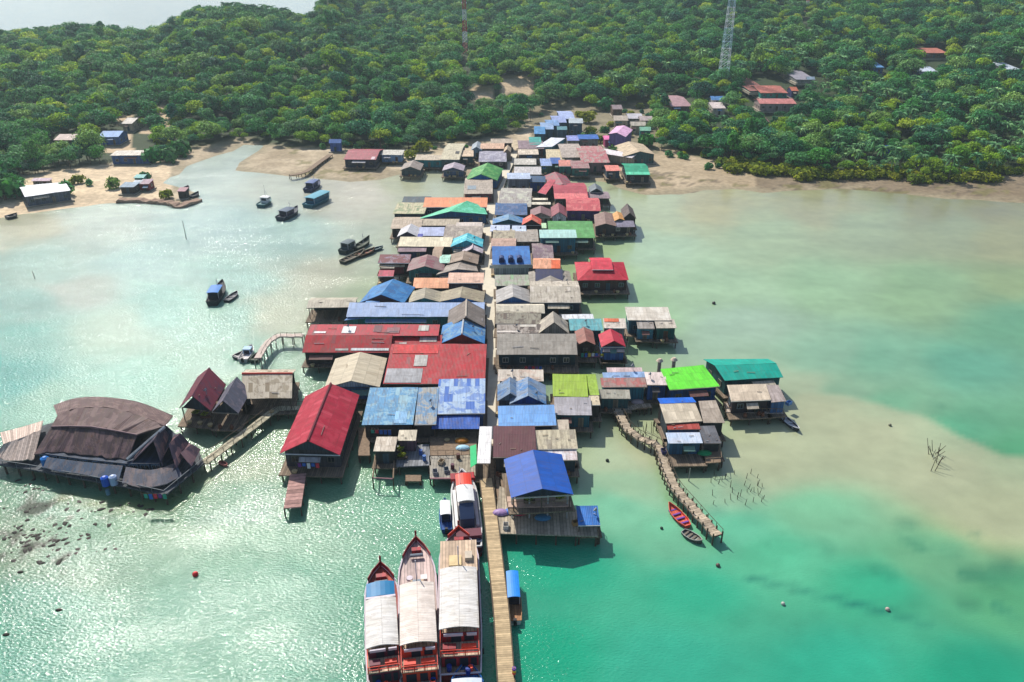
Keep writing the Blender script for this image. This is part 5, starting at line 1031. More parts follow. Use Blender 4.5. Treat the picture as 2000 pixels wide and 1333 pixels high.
g.build('barge_board', paint(C(150, 158, 165), .6, .4, 2, 'pale_board'), root)
NVR = roofing(C(70, 88, 110), C(104, 104, 112), .5, .45, .5)
loft([[(84, 914, 3.0), (150, 926, 3.0), (232, 938, 3.0)], [(92, 893, 3.9), (160, 902, 3.9), (240, 910, 3.9)]], NVR, 'lean_to_roof'); loft([[(238, 944, 2.9), (300, 952, 2.9), (356, 930, 2.9)], [(246, 912, 3.9), (296, 918, 3.9), (344, 904, 3.9)]], roofing(C(86, 90, 104), C(120, 108, 110), .5, .45, .5), 'lean_to_roof')
TH_ = paint(C(214, 194, 180), .95, .35, 2.5, 'thatch', .05, planks=3)
loft([[(-14, 894, 2.9), (28, 899, 3.0), (66, 897, 3.1)], [(6, 868, 4.6), (40, 856, 5.0), (80, 840, 5.6)]], TH_, 'thatched_wing'); loft([[(6, 868, 4.6), (40, 856, 5.0), (80, 840, 5.6)], [(0, 845, 3.2), (40, 835, 3.2), (84, 822, 3.6)]], TH_, 'thatched_wing')
def gb(q, rz, mat, name):   # gabled wing: eave px pts (4) and ridge px pts (2)
    (e0, e1, e2, e3), (r0, r1) = q, rz; g = MB(); E = [P(*x) - O_ for x in (e0, e1, e2, e3)]; A, B = P(*r0) - O_, P(*r1) - O_; rg = random.Random(4)
    slab(g, [E[3], E[0], A, B], .12, .03, rg); slab(g, [E[1], E[2], B, A], .12, .03, rg); g.build(name, mat, root)
gb([(258, 902, 4.2), (318, 910, 4.2), (330, 850, 4.2), (285, 842, 4.2)], [(300, 860, 7.0), (318, 832, 7.0)], roofing(C(62, 60, 76), C(130, 100, 100), .3, .3), 'gabled_wing')
gb([(306, 914, 4.0), (345, 915, 4.0), (372, 868, 4.0), (340, 850, 4.0)], [(330, 868, 6.6), (352, 846, 6.6)], roofing(C(78, 66, 84), C(150, 112, 112), .4, .3), 'gabled_wing')
gb([(336, 922, 3.4), (374, 912, 3.4), (392, 878, 3.4), (362, 862, 3.4)], [(352, 885, 5.0), (374, 868, 5.0)], roofing(C(128, 98, 104), C(70, 66, 84), .4, .3), 'gabled_wing')
g = MB(); fl = [(-20, 905), (60, 917), (130, 930), (250, 952), (322, 968), (398, 905), (385, 872), (300, 840), (140, 815), (20, 850)]
g.prism([((P(a, b_, 2) - O_).x, (P(a, b_, 2) - O_).y) for a, b_ in fl], 1.7, 2.0); g.build('deck', paint(C(88, 92, 98), .8, .35, 1.5, 'dark_planks', planks=2), root)
g = MB(); wl = [(90, 905), (160, 915), (250, 925), (330, 925), (372, 890), (330, 850), (140, 822)]
ws = [(P(a, b_, 2) - O_) for a, b_ in wl]; g.prism([(p.x, p.y) for p in ws], 2.0, 4.0); g.build('wall', paint(C(46, 62, 84), .7, .3, 1.2, 'navy_boards', planks=1.5), root)
fw, pw = winmesh(C(110, 130, 150))
for i in range(11):
    k = i * 3 / 11; a, b_ = ws[int(k)], ws[int(k) + 1]; p = a.lerp(b_, k - int(k)); d_ = (b_ - a).normalized()
    wo = share('window', fw, root, (p.x, p.y, 3.2), (1.2, 1, 1), atan2(d_.y, d_.x)); share('pane', pw, wo, (0, 0, 0))
for (i, j) in ((0, 1), (1, 2), (2, 3), (3, 4), (4, 5)):
    a, b_ = P(*fl[i], 2) - O_, P(*fl[j], 2) - O_; n = max(3, int((b_ - a).length / 2.4))
    for k in range(n): p = a.lerp(b_, k / n); share('stilt', STILT, root, (p.x, p.y + .2, .8), (1.2, 1.2, 1.05))
    g = MB(); g.bar(a + Vector((0, 0, .95)), b_ + Vector((0, 0, .95)), .06, 4)
    for k in range(n): p = a.lerp(b_, k / n); g.bar(p, p + Vector((0, 0, .95)), .05, 4)
    g.build('railing', paint(C(120, 125, 130), .7, .2, 1, 'rail_wood'), root)
for (a, b_, c, s, lb) in [(206, 942, C(30, 90, 200), 1.0, 'royal blue water tank'), (222, 940, C(170, 190, 225), 1.0, 'pale blue water tank'), (90, 905, C(30, 120, 200), 1.1, 'sky blue tank at the left end')]:
    p = P(a, b_, 2.6); g = MB(); g.bar((0, 0, 0), (0, 0, 1.5 * s), .62 * s, 12); g.bar((0, 0, 1.5 * s), (0, 0, 1.75 * s), .62 * s, 12, 0, .25); 
    o = g.build('water_tank', paint(c, .4, .1, 1, 'tank_plastic'), None, False, (p.x, p.y, 2.0 if b_ > 910 else 2.0)); tag(o, lb + ' on the deck of the dark roofed restaurant', 'water tank')
# ================================================================ masts
def mast(px, pyb, pyt, yy, ht, bw, tw, c1, c2, label, nseg, rk=1.0):
    z0 = ground((px - 1000) * (yy * cos(TH) + 30) / F, yy); x = (px - 1000) * (yy * cos(TH) + (CZ - z0) * sin(TH)) / F
    root = empty('lattice_mast', (x, yy, z0), 0, label, 'mast')
    for s in range(nseg):
        g = MB(); h0, h1 = ht * s / nseg, ht * (s + 1) / nseg; w0, w1 = [bw + (tw - bw) * h / ht for h in (h0, h1)]; n = 3
        for k in range(n):
            a, b_ = h0 + (h1 - h0) * k / n, h0 + (h1 - h0) * (k + 1) / n; wa, wb = w0 + (w1 - w0) * k / n, w0 + (w1 - w0) * (k + 1) / n
            cs = [(-1, -1), (1, -1), (1, 1), (-1, 1)]
            for i in range(4):
                (ax, ay), (bx, by) = cs[i], cs[(i + 1) % 4]
                g.bar((ax * wa / 2, ay * wa / 2, a), (ax * wb / 2, ay * wb / 2, b_), .12 * rk, 4); g.bar((ax * wa / 2, ay * wa / 2, a), (bx * wb / 2, by * wb / 2, b_), .06 * rk, 3); g.bar((bx * wa / 2, by * wa / 2, a), (ax * wb / 2, ay * wb / 2, b_), .06 * rk, 3); g.bar((ax * wb / 2, ay * wb / 2, b_), (bx * wb / 2, by * wb / 2, b_), .1, 3)
        g.build('mast_section', paint(c1 if s % 2 == 0 else c2, .5, .1, 1, 'mast_paint'), root)
    g = MB(); g.bar((0, 0, ht), (0, 0, ht + 3.5), .08, 4); g.build('antenna', WHITE, root)
    for s in (-1, 1):
        g = MB(); g.bar((s * tw * .5, -.5, ht - 3), (s * tw * .5 + s * .9, -.8, ht - 3), .55, 10); g.build('dish', WHITE, root)
mast(1410, 145, -30, 455, 84, 5.2, 1.4, C(170, 205, 222), C(225, 232, 238), 'tall blue white lattice mast rising out of the top of the picture', 8)
mast(909, 135, 40, 560, 35, 3.2, 1.8, C(190, 40, 50), C(230, 230, 232), 'red and white banded lattice mast in the middle of the forest', 5, 2.4)
mast(1574, 60, 8, 640, 22, 2.2, 1.2, C(190, 70, 60), C(215, 215, 215), 'small faint red and white mast high on the right hill', 5)
# ================================================================ boats
def hullmesh(L_, B, h0, hb, hs=None, sharp=2.2, st=.85, n=12, bowp=.55):
    hs = h0 if hs is None else hs; g = MB(); S = []
    for i in range(n + 1):
        t_ = i / n; w = B / 2 * (1 - max(0, (t_ - bowp) / (1 - bowp)) ** sharp) * (st + (1 - st) * min(1, t_ / .25)); w = max(w, .05)
        z = h0 + (hb - h0) * max(0, (t_ - .45) / .55) ** 2 + (hs - h0) * max(0, (.25 - t_) / .25) ** 2; y = (t_ - .5) * L_
        cz = .05 + max(0, (t_ - .8) / .2) ** 2 * z * .5
        S.append([(-w, y, z), (-w * .82, y, cz), (0, y, -.45 + max(0, (t_ - .7) / .3) ** 2 * z * .8), (w * .82, y, cz), (w, y, z)])
    for a, b_ in zip(S[:-1], S[1:]):
        for k in range(4): g.poly([a[k], a[k + 1], b_[k + 1], b_[k]])
    g.poly(S[0][::-1]); g.poly(S[-1]); return g, S
def deckmesh(S, drop=.22, inset=.06):
    g = MB()
    for a, b_ in zip(S[:-1], S[1:]):
        f = lambda s, sg: (s[0][0] * -sg * (1 - inset) * 1.0, s[0][1], s[0][2] - drop)
        g.poly([f(a, -1), f(a, 1), f(b_, 1), f(b_, -1)])
    return g
def gun(S, r=.09):
    g = MB()
    for k in (0, 4):
        for a, b_ in zip(S[:-1], S[1:]): g.bar(a[k], b_[k], r, 5)
    g.bar(S[0][0], S[0][4], r, 5); return g
def canopy(w, y0, y1, z, rise, mat, name, parent, n=6, m=8, edge=.12):
    g = MB()
    for j in range(m):
        ya, yb = y0 + (y1 - y0) * j / m, y0 + (y1 - y0) * (j + 1) / m
        for i in range(n):
            f = lambda k: (-w / 2 + w * k / n, z + rise * (1 - (2 * k / n - 1) ** 2))
            (xa, za), (xb, zb) = f(i), f(i + 1)
            g.poly([(xa, ya, za), (xb, ya, zb), (xb, yb, zb), (xa, yb, za)], [(ya, xa), (ya, xb), (yb, xb), (yb, xa)])
            g.poly([(xa, ya, za - edge), (xa, yb, za - edge), (xb, yb, zb - edge), (xb, ya, zb - edge)])
    for x in (-w / 2, w / 2): g.poly([(x, y0, z), (x, y1, z), (x, y1, z - edge), (x, y0, z - edge)])
    for y in (y0, y1):
        for i in range(n):
            f = lambda k: (-w / 2 + w * k / n, z + rise * (1 - (2 * k / n - 1) ** 2)); (xa, za), (xb, zb) = f(i), f(i + 1); g.poly([(xa, y, za), (xb, y, zb), (xb, y, zb - edge), (xa, y, za - edge)])
    return g.build(name, mat, parent)
def boat_root(name, st, bw, label, cat, z=1.0, group=None):
    a, b_ = P(st[0], st[1], z), P(bw[0], bw[1], z); d = b_ - a; c_ = (a + b_) / 2
    return empty(name, (c_.x, c_.y, 0), atan2(-d.x, d.y), label, cat, group), d.length
RW = roofing(C(232, 228, 222), C(205, 198, 186), .3, .3, .45); BR = paint(C(172, 30, 44), .45, .15, 1.2, 'red_boat_paint', planks=1.4); ORR = paint(C(232, 70, 46), .45, .1, 1.2, 'orange_red_paint')
TD = paint(C(214, 186, 158), .7, .3, 1.2, 'tan_deck', planks=2.2); DKB = paint(C(30, 34, 52), .5, .2, 1, 'painted_interior_shade'); PW = paint(C(218, 206, 214), .6, .15, 2, 'pale_sign_board'); NV = paint(C(30, 60, 150), .45, .15, 1.5, 'blue_plastic')  # DKB paints the shade inside door openings onto flat panels
def fy(S_, L_, py, z, root):   # local y for a survey row
    c_ = root.location; p = P(PX(c_.x, c_.y, z)[0], py, z); return (p.x - c_.x) * -sin(root.rotation_euler.z) + (p.y - c_.y) * cos(root.rotation_euler.z)
def tour_boat(st, bw, B, cy0, cy1, cw, label, fore='wide', foremat=None, bowp=.6, redbow=.3, bluefront=None, openbow=False, roofmat=RW, sternmat=BR, seed=0, rz=5.3):
    root, L_ = boat_root('tour_boat', st, bw, label, 'tour boat', 1.5); rg = random.Random(seed)
    g, S = hullmesh(L_, B, 1.6, 2.3, 1.7, 2.6, .9, 14, bowp); g.build('hull', BR, root); gun(S, .13).build('rub_rail', PW, root); deckmesh(S).build('deck', foremat or TD, root)
    y0, y1 = fy(S, L_, cy0, rz, root), fy(S, L_, cy1, rz, root)
    g = MB(); g.box(-cw * .44, cw * .44, y0 + .3, y1 - .2, 1.3, 3.3); g.build('cabin', paint(C(150, 34, 44), .5, .2, 1.5, 'red_cabin', planks=1), root)
    g = MB(); g.box(-cw * .5, cw * .5, y0 - 2.4, y1 + .2, 3.3, 3.45); g.build('upper_deck', TD, root)
    canopy(cw, y0, y1, rz, .38, roofmat, 'canopy', root, 8, 10)
    n = 6
    for i in range(n + 1):
        y = y0 + .2 + (y1 - y0 - .4) * i / n
        for s in (-1, 1): g = MB(); g.bar((s * cw * .46, y, 3.4), (s * cw * .46, y, rz - .05), .06, 5); g.build('post', PW if i else ORR, root)
    for s in (-1, 1):
        g = MB(); g.bar((s * cw * .48, y0 - 2.2, 4.3), (s * cw * .48, y1, 4.3), .05, 4); g.bar((s * cw * .48, y0 - 2.2, 3.9), (s * cw * .48, y1, 3.9), .04, 4); g.build('railing', ORR, root)
        for i in range(8):
            y = y0 + .8 + (y1 - y0 - 1.6) * i / 7; g = MB(); g.box(s * cw * .44 - .03, s * cw * .44 + .03, y - .35, y + .35, 2.1, 2.8); g.build('window', GLASS, root)
        for i in range(4):
            y = -L_ * .35 + L_ * .6 * i / 3; g = MB()
            for k in range(10):
                a0, a1 = 2 * pi * k / 10, 2 * pi * (k + 1) / 10; g.bar((s * (B / 2 + .12), y + .3 * cos(a0), .9 + .3 * sin(a0)), (s * (B / 2 + .12), y + .3 * cos(a1), .9 + .3 * sin(a1)), .1, 5)
            g.build('tyre_fender', BLACK, root)
    # stern structure facing the camera
    ys = y0 - .1; w2 = cw * .46
    g = MB(); g.box(-w2, w2, ys - .2, ys, 3.45, rz - .5); g.build('stern_bulkhead', sternmat, root)
    g = MB(); g.box(-w2 * .45, w2 * .1, ys - .26, ys - .2, 3.5, 4.6); g.build('doorway_shade_panel', DKB, root)
    g = MB(); g.box(-w2 * .85, w2 * .2, ys - .4, ys - .22, 4.62, 5.0); g.build('sign_board', PW, root)
    g = MB(); g.box(w2 * .4, w2 * .95, ys - .4, ys - .22, 4.62, 5.0); g.build('sign_board', PW, root)
    g = MB(); g.box(w2 * .3, w2 * .8, ys - .26, ys - .2, 3.7, 4.5); g.build('doorway_shade_panel', DKB, root)
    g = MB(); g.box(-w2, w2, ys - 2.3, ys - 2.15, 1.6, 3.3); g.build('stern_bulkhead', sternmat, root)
    for k, (a, b_) in enumerate(((-.8, -.2), (.0, .45), (.6, .9))): g = MB(); g.box(a * w2, b_ * w2, ys - 2.36, ys - 2.3, 1.7, 3.0); g.build('doorway_shade_panel', DKB, root)
    g = MB()
    for x in (-w2, -w2 * .3, w2 * .3, w2): g.bar((x, ys - 2.3, 3.4), (x, ys - 2.3, 4.4), .07, 5)
    for z in (3.9, 4.4): g.bar((-w2, ys - 2.3, z), (w2, ys - 2.3, z), .06, 5)
    g.build('railing', ORR, root)
    for k in range(3): g = MB(); x = rg.uniform(-.8, .8) * w2; g.bar((x, ys - 2.8 - .3 * k, 1.5), (x, ys - 2.8 - .3 * k, 2.4), .32, 10); g.build('barrel', NV if k != 1 else ORR, root)
    g = MB(); g.box(-w2 * .9, -w2 * .2, ys - 1.7, ys - .9, 3.45, 4.0); g.build('bench', sternmat, root); g = MB(); g.box(w2 * .1, w2 * .9, ys - 1.5, ys - .9, 3.45, 3.9); g.build('bench', ORR, root)
    # bow
    S2 = [s for s in S if s[0][1] > L_ * redbow]
    for k in (0, 4):
        g = MB()
        for a, b_ in zip(S2[:-1], S2[1:]):
            A, B_, up = Vector(a[k]), Vector(b_[k]), Vector((0, 0, .75)); i_ = Vector((.1 if k == 0 else -.1, 0, 0)); g.poly([A, B_, B_ + up, A + up]); g.poly([A + i_, A + i_ + up, B_ + i_ + up, B_ + i_]); g.poly([A + up, B_ + up, B_ + up + i_, A + up + i_])
        g.build('bulwark', ORR if fore == 'wide' else BR, root)
    g = MB(); g.bar((0, L_ / 2 - .3, 2.0), (0, L_ / 2 + .4, 3.6), .16, 5); g.build('bow_post', BR, root)
    g = MB(); g.box(-.7, .7, L_ / 2 - 2.6, L_ / 2 - 1.9, 1.7, 2.5); g.build('windlass', BR, root)
    g = MB(); g.bar((-.9, L_ / 2 - 3.4, 2.3), (.9, L_ / 2 - 3.4, 2.3), .25, 8); g.build('anchor_roller', paint(C(130, 140, 150), .5, .2, 1, 'grey_steel'), root)
    if bluefront:
        yb0, yb1 = fy(S, L_, bluefront[0], rz, root), fy(S, L_, bluefront[1], rz, root); canopy(cw * .95, yb0, yb1, rz - .1, .3, paint(C(20, 120, 170), .5, .12, 1, 'blue_canopy'), 'canopy', root)
        g = MB(); g.box(-cw * .49, cw * .49, yb0 - .35, yb0 - .05, rz - .2, rz + .15); g.build('canopy_edge', PW, root)
    else:
        g = MB(); g.box(-.9, .9, y1 + .5, y1 + 2.2, 3.1, 3.9); g.build('deck_house', TD, root); g = MB(); g.box(-.55, .55, y1 + .7, y1 + 1.6, 3.9, 4.5); g.build('hatch', paint(C(130, 140, 150), .5, .2, 1, 'grey_hatch'), root)
        g = MB(); g.bar((-1.0, y1 + 3.4, 2.9), (-1.0, y1 + 3.4, 3.2), .45, 10); g.build('rope_coil', PW, root); g = MB(); g.box(.5, 1.4, y1 + 3.0, y1 + 3.9, 2.6, 3.1); g.build('locker', WHITE, root)
        if fore == 'wide':
            yf = fy(S, L_, 1056, rz - .7, root); g = MB(); g.box(-cw * .52, cw * .52, y1 + .15, yf, rz - .85, rz - .7); g.build('foredeck', TD, root)
            g = MB(); g.box(-cw * .5, cw * .5, y1 + .2, yf - .3, 1.6, rz - .86); g.build('fore_cabin', BR, root); g = MB(); g.box(-1.3, .4, y1 + 1, y1 + 3, rz - .69, rz - .4); g.build('tarpaulin', paint(C(226, 200, 150), .7, .2, 1, 'canvas'), root)
            g = MB(); g.box(.9, 1.9, y1 + 2.0, y1 + 3.4, rz - .69, rz - .1); g.build('locker', paint(C(205, 190, 170), .7, .2, 1, 'locker'), root)
        g = MB(); g.bar((0, y1 + 1.2, 3.1), (0, y1 + 1.2, 8.2), .08, 5); g.build('flag_pole', PW, root)
    return root
tour_boat((899, 1318), (896, 1042), 5.6, 1228, 1110, 4.95, 'widest white roofed tour boat moored next to the pier, tan foredeck', rz=5.4, seed=1, bowp=.75, redbow=.36)
tour_boat((822, 1345), (813, 1062), 5.2, 1258, 1140, 4.5, 'middle white roofed tour boat with a pointed pinkish bow and red rail', rz=5.3, seed=2, sternmat=ORR, fore='hull', bowp=.68, redbow=.34, foremat=paint(C(220, 196, 188), .7, .25, 1.2, 'pinkish_deck', planks=2.2), roofmat=roofing(C(230, 216, 204), C(240, 230, 220), .3, .2, .45))
tour_boat((752, 1330), (744, 1112), 4.5, 1264, 1170, 3.9, 'leftmost white roofed tour boat with a turquoise blue front canopy', bluefront=(1165, 1137), rz=4.9, seed=3, fore='hull', bowp=.7, redbow=.30, foremat=paint(C(190, 90, 76), .7, .25, 1.2, 'red_brown_deck', planks=2.2), sternmat=paint(C(110, 34, 58), .5, .2, 1, 'maroon_paint'))
# far tour boat with the orange roof
root, L_ = boat_root('tour_boat', (918, 1072), (902, 924), 'tour boat with an orange red hood and dark windscreen moored beside the pier head', 'tour boat', 1.4)
g, S = hullmesh(L_, 4.2, 1.5, 2.2, 1.7, 3.2, .8); g.build('hull', paint(C(150, 30, 44), .5, .15, 1, 'maroon_hull'), root); gun(S, .16).build('rub_rail', WHITE, root); deckmesh(S).build('deck', paint(C(205, 188, 186), .7, .25, 1.5, 'pinkish_deck', planks=2), root)
h = L_ / 2
canopy(2.6, -h * .25, h * .18, 4.6, .25, WHITE, 'canopy', root); canopy(2.5, h * .2, h * .58, 4.0, .3, ORR, 'hood', root)
g = MB(); g.box(-1.25, 1.25, -h * .25, h * .55, 1.4, 3.9); g.build('cabin', paint(C(200, 190, 186), .5, .15, 1, 'cream_cabin'), root)
g = MB(); g.prism([(-1.1, -h * .5), (1.1, -h * .5), (1.1, -h * .26), (-1.1, -h * .26)], 1.4, [3.1, 3.1, 4.4, 4.4]); g.build('windscreen', paint(C(52, 66, 96), .25, .15, 1, 'tinted_glass'), root)
g = MB(); g.box(-2.0, 2.0, h * .68, h * .85, 1.6, 2.5); g.build('bow_bench', BR, root)
for s in (-1, 1): g = MB(); g.box(s * 1.6 - .25, s * 1.6 + .25, -h * .5, h * .45, 1.45, 1.9); g.build('side_deck', WHITE if s < 0 else paint(C(214, 200, 206), .6, .1, 1, 'pale_rail'), root)
g = MB(); g.box(-1.9, 1.9, -h * .84, -h * .66, 1.5, 2.5); g.build('stern_bench', paint(C(100, 26, 50), .5, .15, 1, 'maroon_bench'), root)
g = MB(); g.bar((-.6, h * .3, 4), (-.6, h * .3, 7.4), .06, 5); g.build('mast', PW, root)
def small_boat(st, bw, B, label, hullc, deckc, cab=None, roof=None, h=.8, hb=1.5, mastz=0, name='fishing_boat', cat='boat', seats=0, seat=None, cabz=2.3, cabr=(-.35, .1), roofr=None, motor=False, stern=.85, group=None, wheel=None):
    root, L_ = boat_root(name, st, bw, label, cat, h * .7, group); g, S = hullmesh(L_, B, h, hb, None, 2.0, stern); g.build('hull', paint(hullc, .5, .2, 1.5, 'hull_paint'), root)
    gun(S, .06 if L_ < 8 else .1).build('gunwale', paint(deckc, .6, .2, 2, 'gunwale_paint'), root); deckmesh(S, .3 if not seats else h * .6, .1).build('deck', paint(deckc, .7, .3, 2, 'boat_deck', planks=3), root); hh = L_ / 2
    if cab: g = MB(); g.box(-B * .36, B * .36, cabr[0] * L_, cabr[1] * L_, h - .2, cabz); g.build('cabin', paint(cab, .6, .2, 1.5, 'cabin_paint'), root); 
    if cab:
        for s in (-1, 1):
            for k in range(2): y = (cabr[0] + (cabr[1] - cabr[0]) * (k + .5) / 2) * L_; g = MB(); g.box(s * B * .36 - .02, s * B * .36 + .02, y - .3, y + .3, cabz - .75, cabz - .25); g.build('window', GLASS, root)
        g = MB(); g.box(-B * .25, B * .25, cabr[0] * L_ - .03, cabr[0] * L_, cabz - 1.1, cabz - .25); g.build('doorway_shade_panel', DKB, root)  # dark panel on the cabin end, opening shade in its colour
    if roof:
        a, b_ = roofr or (cabr[0] - .04, cabr[1] + .04); canopy(B * .86, a * L_, b_ * L_, cabz + .05, .15, paint(roof, .5, .12, 1.5, 'canopy_paint'), 'canopy', root, 6, 4, .08)
        for y in (a * L_ + .2, b_ * L_ - .2):
            for s in (-1, 1): g = MB(); g.bar((s * B * .4, y, h), (s * B * .4, y, cabz + .05), .05, 4); g.build('post', PW, root)
    for i in range(seats): y = -.32 * L_ + .6 * L_ * i / max(1, seats - 1); g = MB(); g.box(-B * .4, B * .4, y - .15, y + .15, h - .25, h - .12); g.build('seat', paint(seat or deckc, .6, .15, 1, 'seat_paint'), root)
    if mastz: g = MB(); g.bar((0, .08 * L_, h), (0, .08 * L_, mastz), .07, 5); g.bar((0, .08 * L_, mastz * .8), (0, .38 * L_, h + .6), .03, 3); g.build('mast', PW, root)
    if motor: g = MB(); g.box(-.22, .22, -hh - .45, -hh - .05, .3, 1.3); g.build('outboard_motor', BLACK, root)
    return root
small_boat((872, 1037), (869, 982), 1.9, 'little white roofed speedboat with blue bow beside the orange hooded boat', C(40, 90, 160), C(45, 100, 180), cab=C(40, 60, 90), roof=C(240, 240, 240), cabz=2.2, cabr=(-.2, .22), name='speedboat', motor=True)
small_boat((1006, 1215), (1000, 1130), 2.0, 'blue canopied speedboat with orange side moored at the right of the pier', C(224, 214, 206), C(180, 130, 90), cab=C(50, 50, 60), roof=C(36, 140, 232), cabz=2.2, cabr=(-.12, .42), name='speedboat', motor=True)
small_boat((912, 1420), (912, 1300), 4.2, 'white rimmed boat with a blue deck just entering at the bottom edge', C(230, 230, 232), C(25, 100, 170), cab=C(60, 110, 170), roof=C(210, 220, 235), h=1.4, hb=2.0, cabr=(-.3, .1), name='tour_boat', cat='tour boat')
o = small_boat((930, 1082), (928, 1040), 2.2, 'small maroon tender squeezed between the orange hooded boat and the pier', C(120, 30, 50), C(70, 60, 80), cab=C(60, 70, 100), cabz=1.9, h=.9, hb=1.2, name='tender_boat', cabr=(-.25, .15))
small_boat((1344, 1028), (1306, 988), 1.9, 'orange longtail boat with purple seats beside the winding boardwalk', C(228, 78, 62), C(240, 110, 90), h=.6, hb=1.2, seats=4, seat=C(110, 70, 160), name='longtail_boat', stern=.5)
small_boat((1334, 1038), (1371, 1060), 1.6, 'grey wooden canoe near the end of the winding boardwalk', C(92, 86, 80), C(170, 172, 164), h=.55, hb=.9, seats=4, seat=C(120, 110, 96), name='canoe', stern=.6)
small_boat((1526, 812), (1560, 842), 1.5, 'slim white motorboat at the corner of the outer deck house', C(60, 64, 66), C(225, 228, 232), h=.6, hb=1.0, seats=3, seat=C(200, 205, 210), name='longtail_boat', stern=.6)
small_boat((1524, 800), (1500, 790), 1.5, 'short blue boat tied in the shade of the outer deck', C(60, 130, 200), C(120, 170, 220), h=.6, hb=.9, seats=2, name='skiff')
small_boat((600, 402), (643, 382), 5.0, 'teal blue wooden boat with a long flat canopy, largest at anchor', C(36, 96, 110), C(60, 130, 150), cab=C(40, 100, 125), roof=C(72, 156, 178), h=1.3, hb=2.2, cabz=3.2, cabr=(-.36, .3))
small_boat((600, 372), (624, 356), 4.0, 'dark navy fishing boat anchored just above the teal one', C(36, 44, 78), C(60, 74, 110), cab=C(44, 56, 96), roof=C(70, 96, 150), h=1.3, hb=2.0, cabz=3.0, cabr=(-.3, .1), mastz=5)
small_boat((546, 427), (582, 410), 4.2, 'dark fishing boat with a blue rail anchored below the teal one', C(28, 44, 62), C(80, 84, 96), cab=C(70, 60, 80), roof=C(40, 70, 100), h=1.3, hb=2.4, cabz=2.8, cabr=(-.3, .1), mastz=5)
small_boat((508, 402), (528, 390), 3.6, 'small teal fishing boat with a white cabin and mast', C(34, 90, 96), C(120, 160, 160), cab=C(225, 225, 225), roof=C(235, 235, 235), h=1.2, hb=1.9, cabz=2.8, cabr=(-.1, .15), mastz=7)
small_boat((414, 592), (436, 556), 3.4, 'dark fishing boat with a bright blue canopy alone in the left bay', C(24, 34, 44), C(58, 60, 62), cab=C(50, 46, 56), roof=C(30, 120, 200), h=1.3, hb=2.4, cabz=3.0, cabr=(-.34, 0), mastz=4.5)
small_boat((442, 588), (464, 572), 2.0, 'grey dinghy beside the dark boat with the bright blue canopy', C(48, 56, 56), C(165, 165, 168), h=.7, hb=1.1, seats=3, seat=C(120, 120, 120), name='dinghy')
small_boat((668, 492), (694, 478), 3.4, 'slate green cabin boat at the top of the rafted boats', C(40, 52, 54), C(84, 100, 100), cab=C(70, 88, 92), roof=C(80, 98, 104), h=1.3, hb=1.9, cabz=3.0, cabr=(-.3, .2))
small_boat((692, 486), (722, 470), 2.8, 'dark green open boat with raised bow beside the slate cabin boat', C(38, 50, 42), C(96, 106, 90), h=1.0, hb=2.4, seats=3, mastz=4)
small_boat((668, 512), (712, 492), 2.6, 'long weathered grey boat lowest of the rafted boats', C(52, 56, 46), C(150, 142, 122), h=.9, hb=1.7, seats=5, seat=C(120, 104, 84), name='longtail_boat')
small_boat((698, 500), (732, 488), 2.4, 'brown open boat touching the lowest rafted boat', C(70, 56, 44), C(150, 120, 90), h=.9, hb=1.5, seats=3, seat=C(180, 100, 80))
small_boat((722, 490), (748, 483), 1.9, 'small blue grey skiff nearest the houses by the rafted boats', C(60, 84, 96), C(140, 160, 160), h=.7, hb=1.0, seats=2, name='skiff')
small_boat((458, 699), (482, 688), 2.0, 'grey white skiff outermost by the broken pale jetty', C(60, 64, 66), C(196, 190, 186), h=.7, hb=1.0, seats=2, name='skiff')
small_boat((474, 704), (492, 678), 2.4, 'white motorboat with a pale blue screen by the broken pale jetty', C(226, 220, 214), C(238, 232, 228), cab=C(170, 200, 225), h=.9, hb=1.3, cabz=1.8, cabr=(-.05, .2), motor=True, name='speedboat')
small_boat((494, 706), (508, 690), 1.8, 'dark green skiff nearest the broken pale jetty', C(52, 64, 52), C(120, 130, 110), h=.8, hb=1.1, seats=2, name='skiff')
small_boat((428, 902), (444, 910), .9, 'coral red kayak drifting below the footbridge', C(190, 110, 100), C(205, 120, 110), h=.35, hb=.5, seats=1, name='kayak', stern=.3)
small_boat((455, 822), (478, 826), 1.0, 'coral red kayak on the water beside the maroon pavilion', C(210, 90, 90), C(220, 105, 100), h=.4, hb=.6, seats=2, name='kayak', stern=.3)
small_boat((356, 372), (368, 366), 2.4, 'small dark boat beached on the rubble point', C(60, 50, 60), C(120, 100, 110), h=.9, hb=1.4, seats=2, name='skiff'); small_boat((372, 385), (388, 378), 2.4, 'dark grey boat at the tip of the rubble point', C(50, 60, 66), C(90, 96, 100), h=.9, hb=1.5, seats=2, name='skiff')
small_boat((12, 425), (34, 420), 3.0, 'dark hull lying at the left edge of the sand', C(60, 62, 66), C(110, 110, 110), h=.9, hb=1.4, seats=2, name='skiff')
